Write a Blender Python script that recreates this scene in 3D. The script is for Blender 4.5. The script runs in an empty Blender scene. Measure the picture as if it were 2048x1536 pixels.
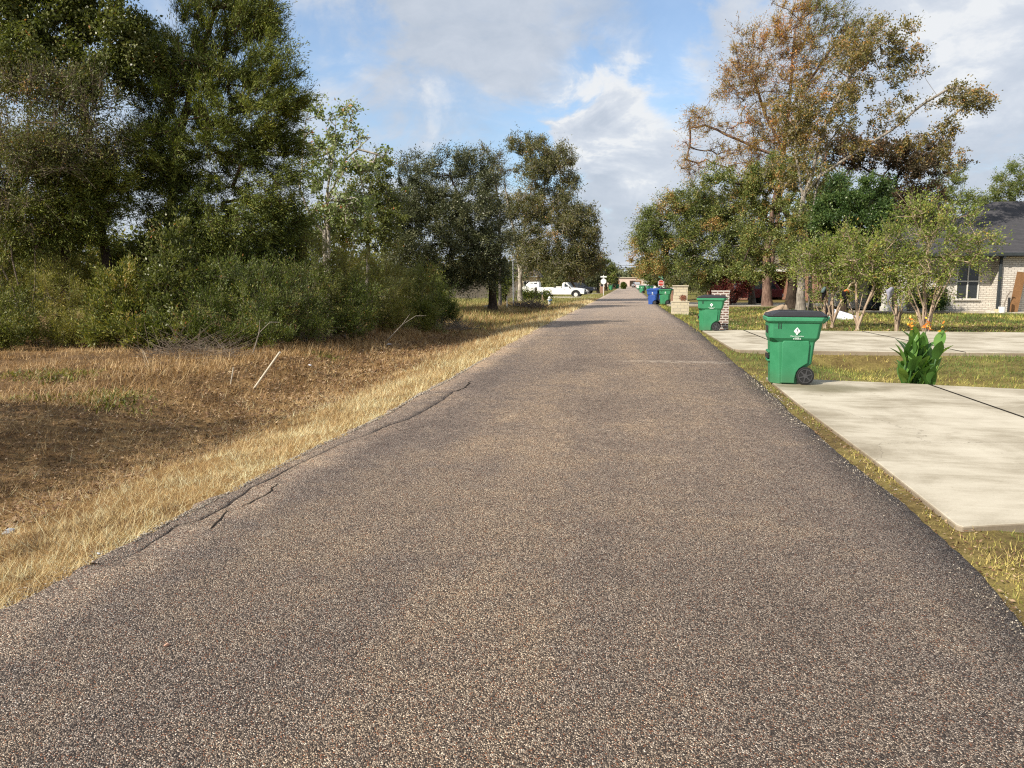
import bpy, bmesh, math, random
import numpy as np
from mathutils import Vector, Matrix
R = math.radians
S = bpy.context.scene
COL = S.collection

# ------------------------------------------------------------ camera
F = 1538.0
PITCH = math.atan(204 / F)
YAW = math.atan(234 * math.cos(PITCH) / F)
CH = 1.6
cam = bpy.data.objects.new('camera', bpy.data.cameras.new('camera'))
COL.objects.link(cam)
cam.location = (0, 0, CH)
cam.rotation_euler = (R(90) - PITCH, 0, YAW)
cam.data.sensor_width = 36
cam.data.lens = 36 * F / 2048
cam.data.clip_start = 0.05
cam.data.clip_end = 5000
S.camera = cam

def ray(u, v):
    x = (u - 1024) / F; y = (768 - v) / F
    d = (x, math.cos(PITCH) + y * math.sin(PITCH), -math.sin(PITCH) + y * math.cos(PITCH))
    c, s = math.cos(YAW), math.sin(YAW)
    return (c * d[0] - s * d[1], s * d[0] + c * d[1], d[2])
def G(u, v, z=0):
    d = ray(u, v); t = (z - CH) / d[2]
    return d[0] * t, d[1] * t
def At(u, v, Y):
    d = ray(u, v); t = Y / d[1]
    return Vector((d[0] * t, Y, CH + d[2] * t))

# ------------------------------------------------------------ sky and sun
SUN_AZ = R(226)      # compass-like, clockwise from +Y: the sun stands behind the camera, to the left
SUN_EL = R(37)
sdir = Vector((math.sin(SUN_AZ) * math.cos(SUN_EL), math.cos(SUN_AZ) * math.cos(SUN_EL), math.sin(SUN_EL)))
sun = bpy.data.objects.new('sun', bpy.data.lights.new('sun', 'SUN'))
COL.objects.link(sun)
sun.data.energy = 4.8
sun.data.angle = R(0.55)
sun.data.color = (1.0, 0.915, 0.79)
sun.rotation_euler = sdir.to_track_quat('Z', 'Y').to_euler()
sun.location = (-20, -20, 40)
S.view_settings.view_transform = 'Standard'
S.view_settings.look = 'None'
S.view_settings.exposure = 0.52
S.view_settings.gamma = 1
S.cycles.filter_width = 1.2
S.cycles.use_denoising = False

class NT:
    """small node-tree helper"""
    def __init__(s, tree):
        s.t = tree; s.t.nodes.clear()
    def n(s, typ, ins=None, **kw):
        nd = s.t.nodes.new(typ)
        for k, v in kw.items(): setattr(nd, k, v)
        for k, v in (ins or {}).items():
            if isinstance(v, bpy.types.NodeSocket): s.t.links.new(v, nd.inputs[k])
            else: nd.inputs[k].default_value = v
        return nd
    def m(s, op, a, b=0.0, c=None, clamp=False):
        ins = {0: a, 1: b}
        if c is not None: ins[2] = c
        return s.n('ShaderNodeMath', ins, operation=op, use_clamp=clamp).outputs[0]
    def vm(s, op, a, b=None, sc=None):
        ins = {0: a}
        if b is not None: ins[1] = b
        nd = s.n('ShaderNodeVectorMath', ins, operation=op)
        if sc is not None: nd.inputs['Scale'].default_value = sc
        return nd
    def ramp(s, fac, stops, interp='LINEAR'):
        nd = s.n('ShaderNodeValToRGB', {0: fac})
        cr = nd.color_ramp; cr.interpolation = interp
        while len(cr.elements) < len(stops): cr.elements.new(0.5)
        for e, (p, c) in zip(cr.elements, stops):
            e.position = p; e.color = (c[0], c[1], c[2], 1) if not isinstance(c, (int, float)) else (c, c, c, 1)
        return nd.outputs[0]
    def mix(s, f, a, b, blend='MIX'):
        nd = s.n('ShaderNodeMix', data_type='RGBA', blend_type=blend)
        for i, v in ((0, f), (6, a), (7, b)):
            if isinstance(v, bpy.types.NodeSocket): s.t.links.new(v, nd.inputs[i])
            elif i == 0: nd.inputs[0].default_value = v
            else: nd.inputs[i].default_value = (v[0], v[1], v[2], 1)
        return nd.outputs[2]
    def noise(s, vec, scale, detail=4, rough=0.5, dist=0.0):
        return s.n('ShaderNodeTexNoise', {'Vector': vec, 'Scale': scale, 'Detail': detail, 'Roughness': rough, 'Distortion': dist})
    def smooth(s, v, a, b):
        nd = s.n('ShaderNodeMapRange', {0: v, 1: a, 2: b, 3: 0.0, 4: 1.0}, interpolation_type='SMOOTHSTEP')
        return nd.outputs[0]

W = bpy.data.worlds.new('World'); S.world = W; W.use_nodes = True
w = NT(W.node_tree)
sky = w.n('ShaderNodeTexSky', sky_type='NISHITA', sun_disc=False)
sky.sun_elevation = SUN_EL; sky.sun_rotation = SUN_AZ; sky.air_density = 1.0; sky.dust_density = 1.2; sky.ozone_density = 1.5
tc = w.n('ShaderNodeTexCoord')
d = w.vm('NORMALIZE', tc.outputs['Generated']).outputs[0]
sp = w.n('ShaderNodeSeparateXYZ', {0: d})
den = w.m('ADD', w.m('MAXIMUM', sp.outputs[2], 0.0), 0.42)
pl = w.n('ShaderNodeCombineXYZ', {0: w.m('DIVIDE', sp.outputs[0], den), 1: w.m('DIVIDE', sp.outputs[1], den), 2: 0.0}).outputs[0]
n_big = w.noise(pl, 1.5, 6, 0.55, 0.3)
n_mid = w.noise(pl, 4.2, 9, 0.6, 0.5)
n_fin = w.noise(pl, 11.0, 9, 0.62, 0.4)
warp = w.vm('SCALE', w.vm('SUBTRACT', n_mid.outputs['Color'], (0.5, 0.5, 0.5)).outputs[0], sc=0.42).outputs[0]
dw = w.vm('NORMALIZE', w.vm('ADD', d, warp).outputs[0]).outputs[0]
def blobs(lst):
    tot = None
    for (u, v, r, a) in lst:
        dd = Vector(ray(u, v)).normalized()
        dot = w.vm('DOT_PRODUCT', dw, tuple(dd)).outputs['Value']
        ang = w.m('ARCCOSINE', w.m('MINIMUM', dot, 0.99999))
        b = w.m('MULTIPLY', w.m('SUBTRACT', 1.0, w.smooth(ang, 0.0, R(r))), a)
        tot = b if tot is None else w.m('ADD', tot, b)
    return tot
holes = blobs([(590, 60, 8, .8), (700, 190, 7, .5), (960, 235, 8, .9), (1110, 250, 5, .7), (1260, 60, 8, 0.95), (1390, 110, 7, 0.8),
               (330, 10, 10, .7), (760, 270, 5, .5), (1900, 330, 5, .4), (-400, -200, 20, .6), (1150, -500, 16, .7), (2300, -300, 14, .5), (-900, 400, 16, .5)])
white = blobs([(1190, 215, 5, .7), (1330, 190, 7, .75), (645, 130, 5, .6), (1880, 140, 6, .9), (930, 280, 3, .5), (1240, 330, 5, .15), (1980, 30, 6, .5)])
grey = blobs([(1240, 420, 9, .5), (880, 120, 13, .8), (1900, 260, 12, .7), (1150, 20, 6, .4), (1200, 400, 6, .4), (1950, 90, 6, .5), (1230, 270, 5, .4)])
cov = w.m('ADD', w.m('MULTIPLY', n_mid.outputs[0], 0.9), w.m('MULTIPLY', n_big.outputs[0], 0.55))
cov = w.m('ADD', cov, w.m('MULTIPLY', n_fin.outputs[0], 0.35))
cov = w.m('SUBTRACT', cov, w.m('MULTIPLY', holes, 0.46))
cov = w.m('ADD', cov, w.m('MULTIPLY', w.m('ADD', grey, white), 0.22))
mask = w.smooth(cov, 0.42, 0.98)
sh = w.m('ADD', w.m('MULTIPLY', n_fin.outputs[0], 0.8), w.m('MULTIPLY', n_mid.outputs[0], 0.5))
sh = w.m('SUBTRACT', w.m('ADD', sh, w.m('MULTIPLY', white, 0.55)), w.m('MULTIPLY', grey, 0.28))
ccol = w.ramp(sh, [(0.30, (0.47, 0.53, 0.62)), (0.62, (0.58, 0.63, 0.71)), (0.86, (0.68, 0.72, 0.78)), (1.0, (0.82, 0.835, 0.85))])
skyc = w.mix(1.0, sky.outputs[0], (0.82, 0.93, 1.0), 'MULTIPLY')
haz = w.m('SUBTRACT', 1.0, w.smooth(sp.outputs[2], 0.0, 0.22))
b1 = w.n('ShaderNodeBackground', {0: skyc, 1: 0.14})
b2 = w.n('ShaderNodeBackground', {0: ccol, 1: 0.74})
ms = w.n('ShaderNodeMixShader', {0: w.m('MAXIMUM', w.m('ADD', w.m('MULTIPLY', mask, 0.74), 0.22), w.m('MULTIPLY', haz, 0.45)), 1: b1.outputs[0], 2: b2.outputs[0]})
w.n('ShaderNodeOutputWorld', {0: ms.outputs[0]})

# ------------------------------------------------------------ materials
M = {}
def mat(name):
    m = bpy.data.materials.new(name); m.use_nodes = True
    M[name] = m
    t = NT(m.node_tree)
    return m, t
def finish(t, col, rough=0.8, bump=None, bstr=0.5, bdist=0.01, spec=0.3, metal=0.0, extra=None):
    ins = {'Base Color': col if isinstance(col, bpy.types.NodeSocket) else (*col, 1), 'Roughness': rough, 'Metallic': metal, 'Specular IOR Level': spec}
    if bump is not None:
        b = t.n('ShaderNodeBump', {'Height': bump, 'Strength': bstr, 'Distance': bdist})
        ins['Normal'] = b.outputs[0]
    ins.update(extra or {})
    p = t.n('ShaderNodeBsdfPrincipled', ins)
    t.n('ShaderNodeOutputMaterial', {0: p.outputs[0]})
    return p
def simple(name, c, rough=0.6, var=0.25, scale=6, spec=0.3, metal=0.0, bstr=0.2):
    m, t = mat(name)
    co = t.n('ShaderNodeTexCoord').outputs['Object']
    n = t.noise(co, scale, 6, 0.6)
    n2 = t.noise(co, scale * 9, 4, 0.6)
    f = t.m('MULTIPLY', t.m('ADD', n.outputs[0], n2.outputs[0]), 0.5)
    lo = tuple(x * (1 - var) for x in c); hi = tuple(min(1, x * (1 + var)) for x in c)
    col = t.ramp(f, [(0.35, lo), (0.65, hi)])
    rr = t.m('ADD', t.m('MULTIPLY', n2.outputs[0], 0.25), rough - 0.12, clamp=True)
    finish(t, col, rr, n2.outputs[0], bstr, 0.004, spec, metal)
    return m
def leafmat(name, stops, trans=0.3, rough=0.5, twarm=(1.1, 1.15, 0.5)):
    m, t = mat(name)
    a = t.n('ShaderNodeAttribute', attribute_name='tint', attribute_type='GEOMETRY')
    col = t.ramp(a.outputs['Fac'], stops)
    p = t.n('ShaderNodeBsdfPrincipled', {'Base Color': col, 'Roughness': rough, 'Specular IOR Level': 0.35})
    tcol = t.mix(1.0, col, twarm, 'MULTIPLY')
    tr = t.n('ShaderNodeBsdfTranslucent', {0: tcol})
    mx = t.n('ShaderNodeMixShader', {0: trans, 1: p.outputs[0], 2: tr.outputs[0]})
    t.n('ShaderNodeOutputMaterial', {0: mx.outputs[0]})
    return m
def barkmat(name, lo, hi, scale=5.0):
    m, t = mat(name)
    co = t.n('ShaderNodeTexCoord').outputs['Object']
    mp = t.n('ShaderNodeMapping', {0: co, 'Scale': (1, 1, 0.18)}).outputs[0]
    n = t.noise(mp, scale * 3, 6, 0.65); n2 = t.noise(co, scale * 0.35, 3, 0.5)
    f = t.m('ADD', t.m('MULTIPLY', n.outputs[0], 0.65), t.m('MULTIPLY', n2.outputs[0], 0.35))
    finish(t, t.ramp(f, [(0.38, lo), (0.62, hi)]), 0.9, n.outputs[0], 0.8, 0.03, 0.15)
    return m
def brickmat(name, c1, c2, mortar, w_=0.21, h_=0.075, ms=0.010, stain=0.35):
    m, t = mat(name)
    co = t.n('ShaderNodeTexCoord').outputs['Object']
    s3 = t.n('ShaderNodeSeparateXYZ', {0: co})
    uv = t.n('ShaderNodeCombineXYZ', {0: t.m('ADD', s3.outputs[0], s3.outputs[1]), 1: s3.outputs[2], 2: 0.0}).outputs[0]
    b = t.n('ShaderNodeTexBrick', {'Vector': uv, 'Color1': (*c1, 1), 'Color2': (*c2, 1), 'Mortar': (*mortar, 1), 'Scale': 1.0,
            'Mortar Size': ms, 'Mortar Smooth': 0.1, 'Bias': 0.0, 'Brick Width': w_, 'Row Height': h_})
    n = t.noise(co, 1.4, 6, 0.6); n2 = t.noise(co, 30, 3, 0.6)
    col = t.mix(t.m('MULTIPLY', t.smooth(n.outputs[0], 0.45, 0.75), stain), b.outputs[0], tuple(x * 0.6 for x in c2))
    col = t.mix(t.m('MULTIPLY', n2.outputs[0], 0.3), col, tuple(x * 0.7 for x in c1))
    finish(t, col, 0.9, t.m('SUBTRACT', t.m('MULTIPLY', n2.outputs[0], 0.3), b.outputs['Fac']), 0.6, 0.01, 0.15)
    return m

# --- road: chip seal
m, t = mat('chip_seal')
co = t.n('ShaderNodeTexCoord').outputs['Object']
co2 = t.vm('ADD', co, t.vm('SCALE', t.noise(co, 40, 2, 0.5).outputs['Color'], sc=0.008).outputs[0]).outputs[0]
v = t.n('ShaderNodeTexVoronoi', {'Vector': co2, 'Scale': 158.0, 'Randomness': 1.0}, feature='F1')
ve = t.n('ShaderNodeTexVoronoi', {'Vector': co2, 'Scale': 158.0, 'Randomness': 1.0}, feature='DISTANCE_TO_EDGE')
r3 = t.n('ShaderNodeSeparateColor', {0: v.outputs['Color']})
stone = t.ramp(r3.outputs[0], [(0.0, (0.030, 0.022, 0.020)), (0.25, (0.075, 0.057, 0.048)), (0.48, (0.205, 0.165, 0.135)), (0.73, (0.37, 0.305, 0.25)), (0.92, (0.49, 0.415, 0.345)), (1.0, (0.64, 0.59, 0.53))])
reddish = t.mix(t.smooth(r3.outputs[1], 0.9, 0.93), stone, (0.24, 0.12, 0.075))
gap = t.smooth(ve.outputs['Distance'], 0.0, 0.22)
base = t.mix(gap, (0.034, 0.030, 0.027), reddish)
nb = t.noise(co, 0.55, 5, 0.6, 0.3); ns = t.noise(co, 4.0, 6, 0.65)
mpw = t.n('ShaderNodeMapping', {0: co, 'Scale': (1.0, 0.08, 1)}).outputs[0]
nw = t.noise(mpw, 1.1, 3, 0.5)
tone = t.m('ADD', t.m('ADD', t.m('MULTIPLY', nb.outputs[0], 0.55), t.m('MULTIPLY', ns.outputs[0], 0.35)), t.m('MULTIPLY', nw.outputs[0], 0.45))
base = t.mix(1.0, base, t.ramp(tone, [(0.45, (0.74, 0.71, 0.71)), (0.64, (1.04, 1.01, 0.99)), (0.82, (1.46, 1.36, 1.18))]), 'MULTIPLY')
vg = t.n('ShaderNodeTexVoronoi', {'Vector': co2, 'Scale': 27.0}); gr = t.n('ShaderNodeSeparateColor', {0: vg.outputs['Color']}).outputs[0]
sy = t.n('ShaderNodeSeparateXYZ', {0: co})
gr2 = t.n('ShaderNodeSeparateColor', {0: t.n('ShaderNodeTexVoronoi', {'Vector': co2, 'Scale': 9.0}).outputs['Color']}).outputs[0]
midw = t.smooth(sy.outputs[1], 4.0, 10.0)
gg = t.mix(t.m('MULTIPLY', midw, 0.85), (1, 1, 1), t.ramp(gr, [(0.0, (0.72, 0.71, 0.70)), (1.0, (1.30, 1.29, 1.27))]))
base = t.mix(1.0, base, gg, 'MULTIPLY')
gg = t.mix(t.smooth(sy.outputs[1], 14, 30.0), (1, 1, 1), t.ramp(gr2, [(0.0, (0.80, 0.80, 0.80)), (1.0, (1.2, 1.19, 1.17))]))
base = t.mix(1.0, base, gg, 'MULTIPLY')
# pale dust patches and an old joint that crosses the lane
npz = t.noise(co, 7.0, 6, 0.7)
bandy = t.m('SUBTRACT', 1.0, t.smooth(t.m('ABSOLUTE', t.m('SUBTRACT', t.m('ADD', sy.outputs[1], t.m('MULTIPLY', nb.outputs[0], 0.8)), 16.2)), 0.05, 0.28))
bandx = t.smooth(sy.outputs[0], -0.3, 0.2)
pale = t.m('MULTIPLY', t.m('MULTIPLY', bandy, bandx), t.smooth(npz.outputs[0], 0.42, 0.62))
pale2 = t.m('MULTIPLY', t.smooth(t.noise(co, 1.9, 7, 0.72).outputs[0], 0.63, 0.74), 0.42)
pale = t.m('MAXIMUM', t.m('MULTIPLY', pale, 0.55), pale2)
base = t.mix(pale, base, (0.46, 0.40, 0.33))
lat = t.m('SUBTRACT', 1.0, t.smooth(t.m('ABSOLUTE', t.m('ADD', t.m('ADD', sy.outputs[0], 0.1), t.m('MULTIPLY', t.m('SUBTRACT', nw.outputs[0], 0.5), 2.2))), 0.5, 2.4))
base = t.mix(1.0, base, t.ramp(lat, [(0.0, (0.95, 0.95, 0.97)), (1.0, (1.15, 1.12, 1.07))]), 'MULTIPLY')
edge_dirt = t.m('MULTIPLY', t.smooth(t.m('ADD', t.m('MULTIPLY', sy.outputs[0], -1.0), t.m('MULTIPLY', ns.outputs[0], 0.5)), 2.62, 3.1), 0.5)
base = t.mix(edge_dirt, base, t.mix(1.0, base, (1.75, 1.72, 1.6), 'MULTIPLY'))
base = t.mix(t.smooth(sy.outputs[1], 2.5, 9), base, t.mix(1.0, base, (1.33, 1.31, 1.28), 'MULTIPLY'))  # backscattered light painted into the colour: the road pales with distance, here and below
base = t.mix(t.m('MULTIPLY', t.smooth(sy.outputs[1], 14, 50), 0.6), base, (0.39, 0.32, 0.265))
bh = t.m('SUBTRACT', 0.6, t.m('MULTIPLY', v.outputs['Distance'], 1.0))
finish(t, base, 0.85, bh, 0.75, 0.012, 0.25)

m, t = mat('asphalt_edge')
co = t.n('ShaderNodeTexCoord').outputs['Object']
v = t.n('ShaderNodeTexVoronoi', {'Vector': co, 'Scale': 60.0}); n = t.noise(co, 5, 6, 0.7)
c = t.ramp(t.n('ShaderNodeSeparateColor', {0: v.outputs['Color']}).outputs[0], [(0, (0.06, 0.052, 0.046)), (0.5, (0.16, 0.14, 0.12)), (1, (0.36, 0.33, 0.28))])
c = t.mix(t.smooth(n.outputs[0], 0.45, 0.7), c, (0.22, 0.17, 0.11))
finish(t, c, 0.95, v.outputs['Distance'], 0.6, 0.01, 0.15)

m, t = mat('crack_dark')
co = t.n('ShaderNodeTexCoord').outputs['Object']
finish(t, t.ramp(t.noise(co, 40, 3).outputs[0], [(0.3, (0.012, 0.010, 0.009)), (0.7, (0.045, 0.038, 0.03))]), 1.0, None, spec=0.05)

# --- concrete
m, t = mat('concrete')
co = t.n('ShaderNodeTexCoord').outputs['Object']
n = t.noise(co, 0.8, 7, 0.62, 0.4); n2 = t.noise(co, 60, 4, 0.6)
mp = t.n('ShaderNodeMapping', {0: co, 'Scale': (1.0, 5.0, 1)}).outputs[0]
n3 = t.noise(mp, 1.3, 7, 0.72, 0.6)
mpb = t.n('ShaderNodeMapping', {0: co, 'Scale': (0.8, 160.0, 1)}).outputs[0]
n4 = t.noise(mpb, 1.0, 2, 0.5)
f = t.m('ADD', t.m('ADD', t.m('MULTIPLY', n.outputs[0], 0.62), t.m('MULTIPLY', n3.outputs[0], 0.23)), t.m('ADD', t.m('MULTIPLY', n2.outputs[0], 0.1), t.m('MULTIPLY', n4.outputs[0], 0.07)))
c = t.ramp(f, [(0.36, (0.215, 0.18, 0.125)), (0.46, (0.34, 0.30, 0.225)), (0.54, (0.47, 0.425, 0.335)), (0.66, (0.57, 0.525, 0.425))])
st = t.smooth(t.noise(co, 1.6, 7, 0.7, 1.0).outputs[0], 0.60, 0.72)
c = t.mix(t.m('MULTIPLY', st, 0.35), c, (0.24, 0.20, 0.14))
# damp brown stain around the cart wheels
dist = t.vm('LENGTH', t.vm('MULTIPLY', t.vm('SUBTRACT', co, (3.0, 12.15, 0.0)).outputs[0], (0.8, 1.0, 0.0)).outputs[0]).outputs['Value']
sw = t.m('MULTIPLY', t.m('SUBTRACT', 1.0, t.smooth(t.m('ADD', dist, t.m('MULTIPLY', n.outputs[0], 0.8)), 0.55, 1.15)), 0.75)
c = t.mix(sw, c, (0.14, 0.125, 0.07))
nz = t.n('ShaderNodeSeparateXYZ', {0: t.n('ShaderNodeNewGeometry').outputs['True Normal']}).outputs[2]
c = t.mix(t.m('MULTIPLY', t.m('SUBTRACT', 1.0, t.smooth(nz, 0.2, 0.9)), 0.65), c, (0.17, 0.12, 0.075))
hair = t.n('ShaderNodeTexVoronoi', {'Vector': t.vm('ADD', co, t.vm('SCALE', n.outputs['Color'], sc=0.9).outputs[0]).outputs[0], 'Scale': 0.32}, feature='DISTANCE_TO_EDGE')
c = t.mix(t.m('MULTIPLY', t.m('SUBTRACT', 1.0, t.smooth(hair.outputs['Distance'], 0.0005, 0.0022)), 0.6), c, (0.16, 0.135, 0.10))
tyre = t.m('MULTIPLY', t.smooth(t.noise(t.n('ShaderNodeMapping', {0: co, 'Scale': (0.25, 2.2, 1)}).outputs[0], 1.2, 4, 0.6).outputs[0], 0.55, 0.7), 0.14)
c = t.mix(tyre, c, (0.30, 0.26, 0.20))
pit = t.smooth(t.noise(co, 26, 3, 0.5).outputs[0], 0.70, 0.76)
c = t.mix(t.m('MULTIPLY', pit, 0.45), c, (0.18, 0.15, 0.11))
finish(t, c, 0.88, t.m('ADD', n2.outputs[0], n4.outputs[0]), 0.35, 0.004, 0.25)

# --- ground
m, t = mat('ground')
co = t.n('ShaderNodeTexCoord').outputs['Object']
za = t.n('ShaderNodeAttribute', attribute_name='zone', attribute_type='GEOMETRY')
zz = t.n('ShaderNodeSeparateColor', {0: za.outputs['Color']})
nA = t.noise(co, 1.7, 7, 0.65, 0.2); nB = t.noise(co, 22, 6, 0.7); nC = t.noise(co, 95, 3, 0.6); nG = t.noise(co, 0.35, 5, 0.6)
f = t.m('ADD', t.m('MULTIPLY', nA.outputs[0], 0.4), t.m('ADD', t.m('MULTIPLY', nB.outputs[0], 0.35), t.m('MULTIPLY', nC.outputs[0], 0.25)))
dirt = t.ramp(f, [(0.35, (0.028, 0.018, 0.010)), (0.5, (0.12, 0.076, 0.043)), (0.65, (0.25, 0.165, 0.095))])
straw = t.ramp(f, [(0.35, (0.075, 0.042, 0.016)), (0.5, (0.21, 0.125, 0.05)), (0.65, (0.42, 0.29, 0.13))])
green = t.ramp(f, [(0.35, (0.040, 0.048, 0.012)), (0.5, (0.13, 0.14, 0.032)), (0.65, (0.30, 0.25, 0.08))])
gf = t.m('ADD', zz.outputs[1], t.m('SUBTRACT', t.m('MULTIPLY', nA.outputs[0], 1.4), 0.7), clamp=True)
sf = t.m('ADD', zz.outputs[0], t.m('SUBTRACT', t.m('MULTIPLY', nA.outputs[0], 1.2), 0.6), clamp=True)
c = t.mix(sf, dirt, straw)
c = t.mix(t.m('MULTIPLY', gf, t.smooth(zz.outputs[1], 0.02, 0.3)), c, green)
c = t.mix(t.m('MULTIPLY', t.smooth(nG.outputs[0], 0.55, 0.7), 0.35), c, (0.20, 0.125, 0.06))
finish(t, c, 0.95, f, 0.9, 0.03, 0.1)

# grass blades
def blademat(name, stops, trans=0.25):
    return leafmat(name, stops, trans, 0.6, (1.0, 0.95, 0.7))
blademat('straw_blade', [(0.0, (0.0972, 0.0501, 0.0178)), (0.3, (0.367, 0.228, 0.0891)), (0.6, (0.713, 0.534, 0.249)), (1.0, (0.8, 0.779, 0.511))])
blademat('brown_blade', [(0.0, (0.0504, 0.0285, 0.0129)), (0.35, (0.213, 0.119, 0.0464)), (0.7, (0.448, 0.267, 0.103)), (1.0, (0.739, 0.546, 0.296))])
blademat('green_blade', [(0.0, (0.061, 0.11, 0.022)), (0.4, (0.183, 0.256, 0.0488)), (0.65, (0.464, 0.439, 0.0915)), (1.0, (0.8, 0.634, 0.232))])
blademat('meadow_blade', [(0.0, (0.08, 0.11, 0.024)), (0.5, (0.27, 0.27, 0.08)), (1.0, (0.55, 0.45, 0.20))])

# leaves
leafmat('cedar_leaf', [(0, (0.0318, 0.0516, 0.012)), (0.5, (0.127, 0.157, 0.0239)), (0.85, (0.279, 0.298, 0.0479)), (1, (0.398, 0.34, 0.0684))], 0.18, 0.6)
leafmat('tallow_leaf', [(0, (0.0569, 0.0753, 0.0175)), (0.5, (0.142, 0.164, 0.0409)), (0.9, (0.285, 0.274, 0.102)), (1, (0.493, 0.179, 0.073))], 0.3, 0.38)
leafmat('pale_tallow_leaf', [(0, (0.103, 0.144, 0.045)), (0.5, (0.249, 0.306, 0.112)), (0.88, (0.456, 0.486, 0.27)), (1, (0.704, 0.216, 0.112))], 0.35, 0.4)
leafmat('brushy_leaf', [(0, (0.0548, 0.0656, 0.0197)), (0.5, (0.133, 0.147, 0.0422)), (0.8, (0.266, 0.222, 0.0774)), (1, (0.516, 0.247, 0.0774))], 0.25, 0.55)
leafmat('oak_leaf', [(0, (0.0275, 0.0366, 0.0165)), (0.5, (0.0824, 0.0952, 0.0403)), (0.9, (0.183, 0.183, 0.0918)), (1, (0.311, 0.293, 0.165))], 0.15, 0.42)
leafmat('oak_leaf_warm', [(0, (0.0469, 0.0548, 0.0187)), (0.5, (0.133, 0.138, 0.0469)), (0.85, (0.25, 0.204, 0.0781)), (1, (0.375, 0.204, 0.0938))], 0.2, 0.45)
leafmat('live_oak_leaf', [(0, (0.0514, 0.0731, 0.0194)), (0.5, (0.147, 0.183, 0.0449)), (0.85, (0.274, 0.278, 0.0824)), (1, (0.464, 0.262, 0.0898))], 0.22, 0.42)
leafmat('cypress_leaf', [(0, (0.162, 0.105, 0.0319)), (0.3, (0.289, 0.241, 0.0579)), (0.6, (0.469, 0.275, 0.0798)), (1, (0.721, 0.275, 0.0869))], 0.35, 0.6)
leafmat('cypress_top_leaf', [(0, (0.095, 0.114, 0.0285)), (0.5, (0.228, 0.237, 0.057)), (1, (0.361, 0.294, 0.0855))], 0.35, 0.6)
leafmat('sycamore_leaf', [(0, (0.0826, 0.0751, 0.0247)), (0.4, (0.18, 0.165, 0.0482)), (0.7, (0.33, 0.233, 0.0826)), (1, (0.541, 0.233, 0.0757))], 0.3, 0.5)
leafmat('pear_leaf', [(0, (0.023, 0.048, 0.0141)), (0.5, (0.0672, 0.12, 0.0317)), (1, (0.173, 0.224, 0.0616))], 0.2, 0.4)
leafmat('russet_leaf', [(0, (0.0359, 0.0344, 0.0197)), (0.5, (0.102, 0.0774, 0.0411)), (1, (0.263, 0.12, 0.0658))], 0.25, 0.5)
leafmat('maroon_leaf', [(0, (0.045, 0.008, 0.008)), (0.6, (0.13, 0.022, 0.02)), (1, (0.20, 0.09, 0.05))], 0.25, 0.5)
leafmat('myrtle_leaf', [(0, (0.0702, 0.101, 0.0191)), (0.45, (0.187, 0.249, 0.0478)), (0.8, (0.374, 0.385, 0.0955)), (1, (0.592, 0.349, 0.109))], 0.32, 0.42)
leafmat('light_leaf', [(0, (0.07, 0.10, 0.025)), (0.5, (0.16, 0.20, 0.05)), (1, (0.30, 0.28, 0.10))], 0.35, 0.5)
leafmat('weed_leaf', [(0, (0.0585, 0.0798, 0.0171)), (0.5, (0.167, 0.187, 0.0369)), (0.85, (0.332, 0.292, 0.0709)), (1, (0.508, 0.302, 0.0994))], 0.28, 0.5)
leafmat('weed_leaf_dark', [(0, (0.0348, 0.0526, 0.0111)), (0.5, (0.104, 0.136, 0.0252)), (0.9, (0.246, 0.252, 0.042)), (1, (0.493, 0.241, 0.0701))], 0.22, 0.5)
leafmat('goldenrod_leaf', [(0, (0.0944, 0.104, 0.0224)), (0.5, (0.219, 0.219, 0.0446)), (1, (0.419, 0.33, 0.0875))], 0.25, 0.6)
leafmat('far_leaf', [(0, (0.07, 0.085, 0.045)), (0.5, (0.13, 0.145, 0.07)), (1, (0.22, 0.21, 0.10))], 0.2, 0.7)
leafmat('canna_leaf', [(0, (0.0577, 0.135, 0.036)), (0.5, (0.115, 0.243, 0.054)), (1, (0.277, 0.396, 0.09))], 0.3, 0.35)
leafmat('canna_petal', [(0, (0.75, 0.16, 0.03)), (0.5, (0.85, 0.30, 0.04)), (1, (0.9, 0.6, 0.06))], 0.3, 0.5, (1, 0.9, 0.7))
leafmat('dry_leaf', [(0, (0.06, 0.034, 0.018)), (0.5, (0.20, 0.11, 0.055)), (1, (0.58, 0.44, 0.28))], 0.1, 0.7)

barkmat('dark_bark', (0.022, 0.016, 0.012), (0.085, 0.062, 0.046))
barkmat('cedar_bark', (0.03, 0.018, 0.014), (0.12, 0.07, 0.05))
barkmat('grey_bark', (0.07, 0.062, 0.052), (0.23, 0.205, 0.18))
barkmat('pale_bark', (0.20, 0.175, 0.145), (0.50, 0.45, 0.38))
barkmat('cypress_bark', (0.085, 0.05, 0.038), (0.27, 0.18, 0.14))
barkmat('myrtle_bark', (0.20, 0.14, 0.095), (0.56, 0.44, 0.33), 3)
barkmat('lichen_bark', (0.13, 0.115, 0.095), (0.38, 0.34, 0.285))
barkmat('twig_bark', (0.10, 0.075, 0.055), (0.26, 0.21, 0.16))

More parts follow.
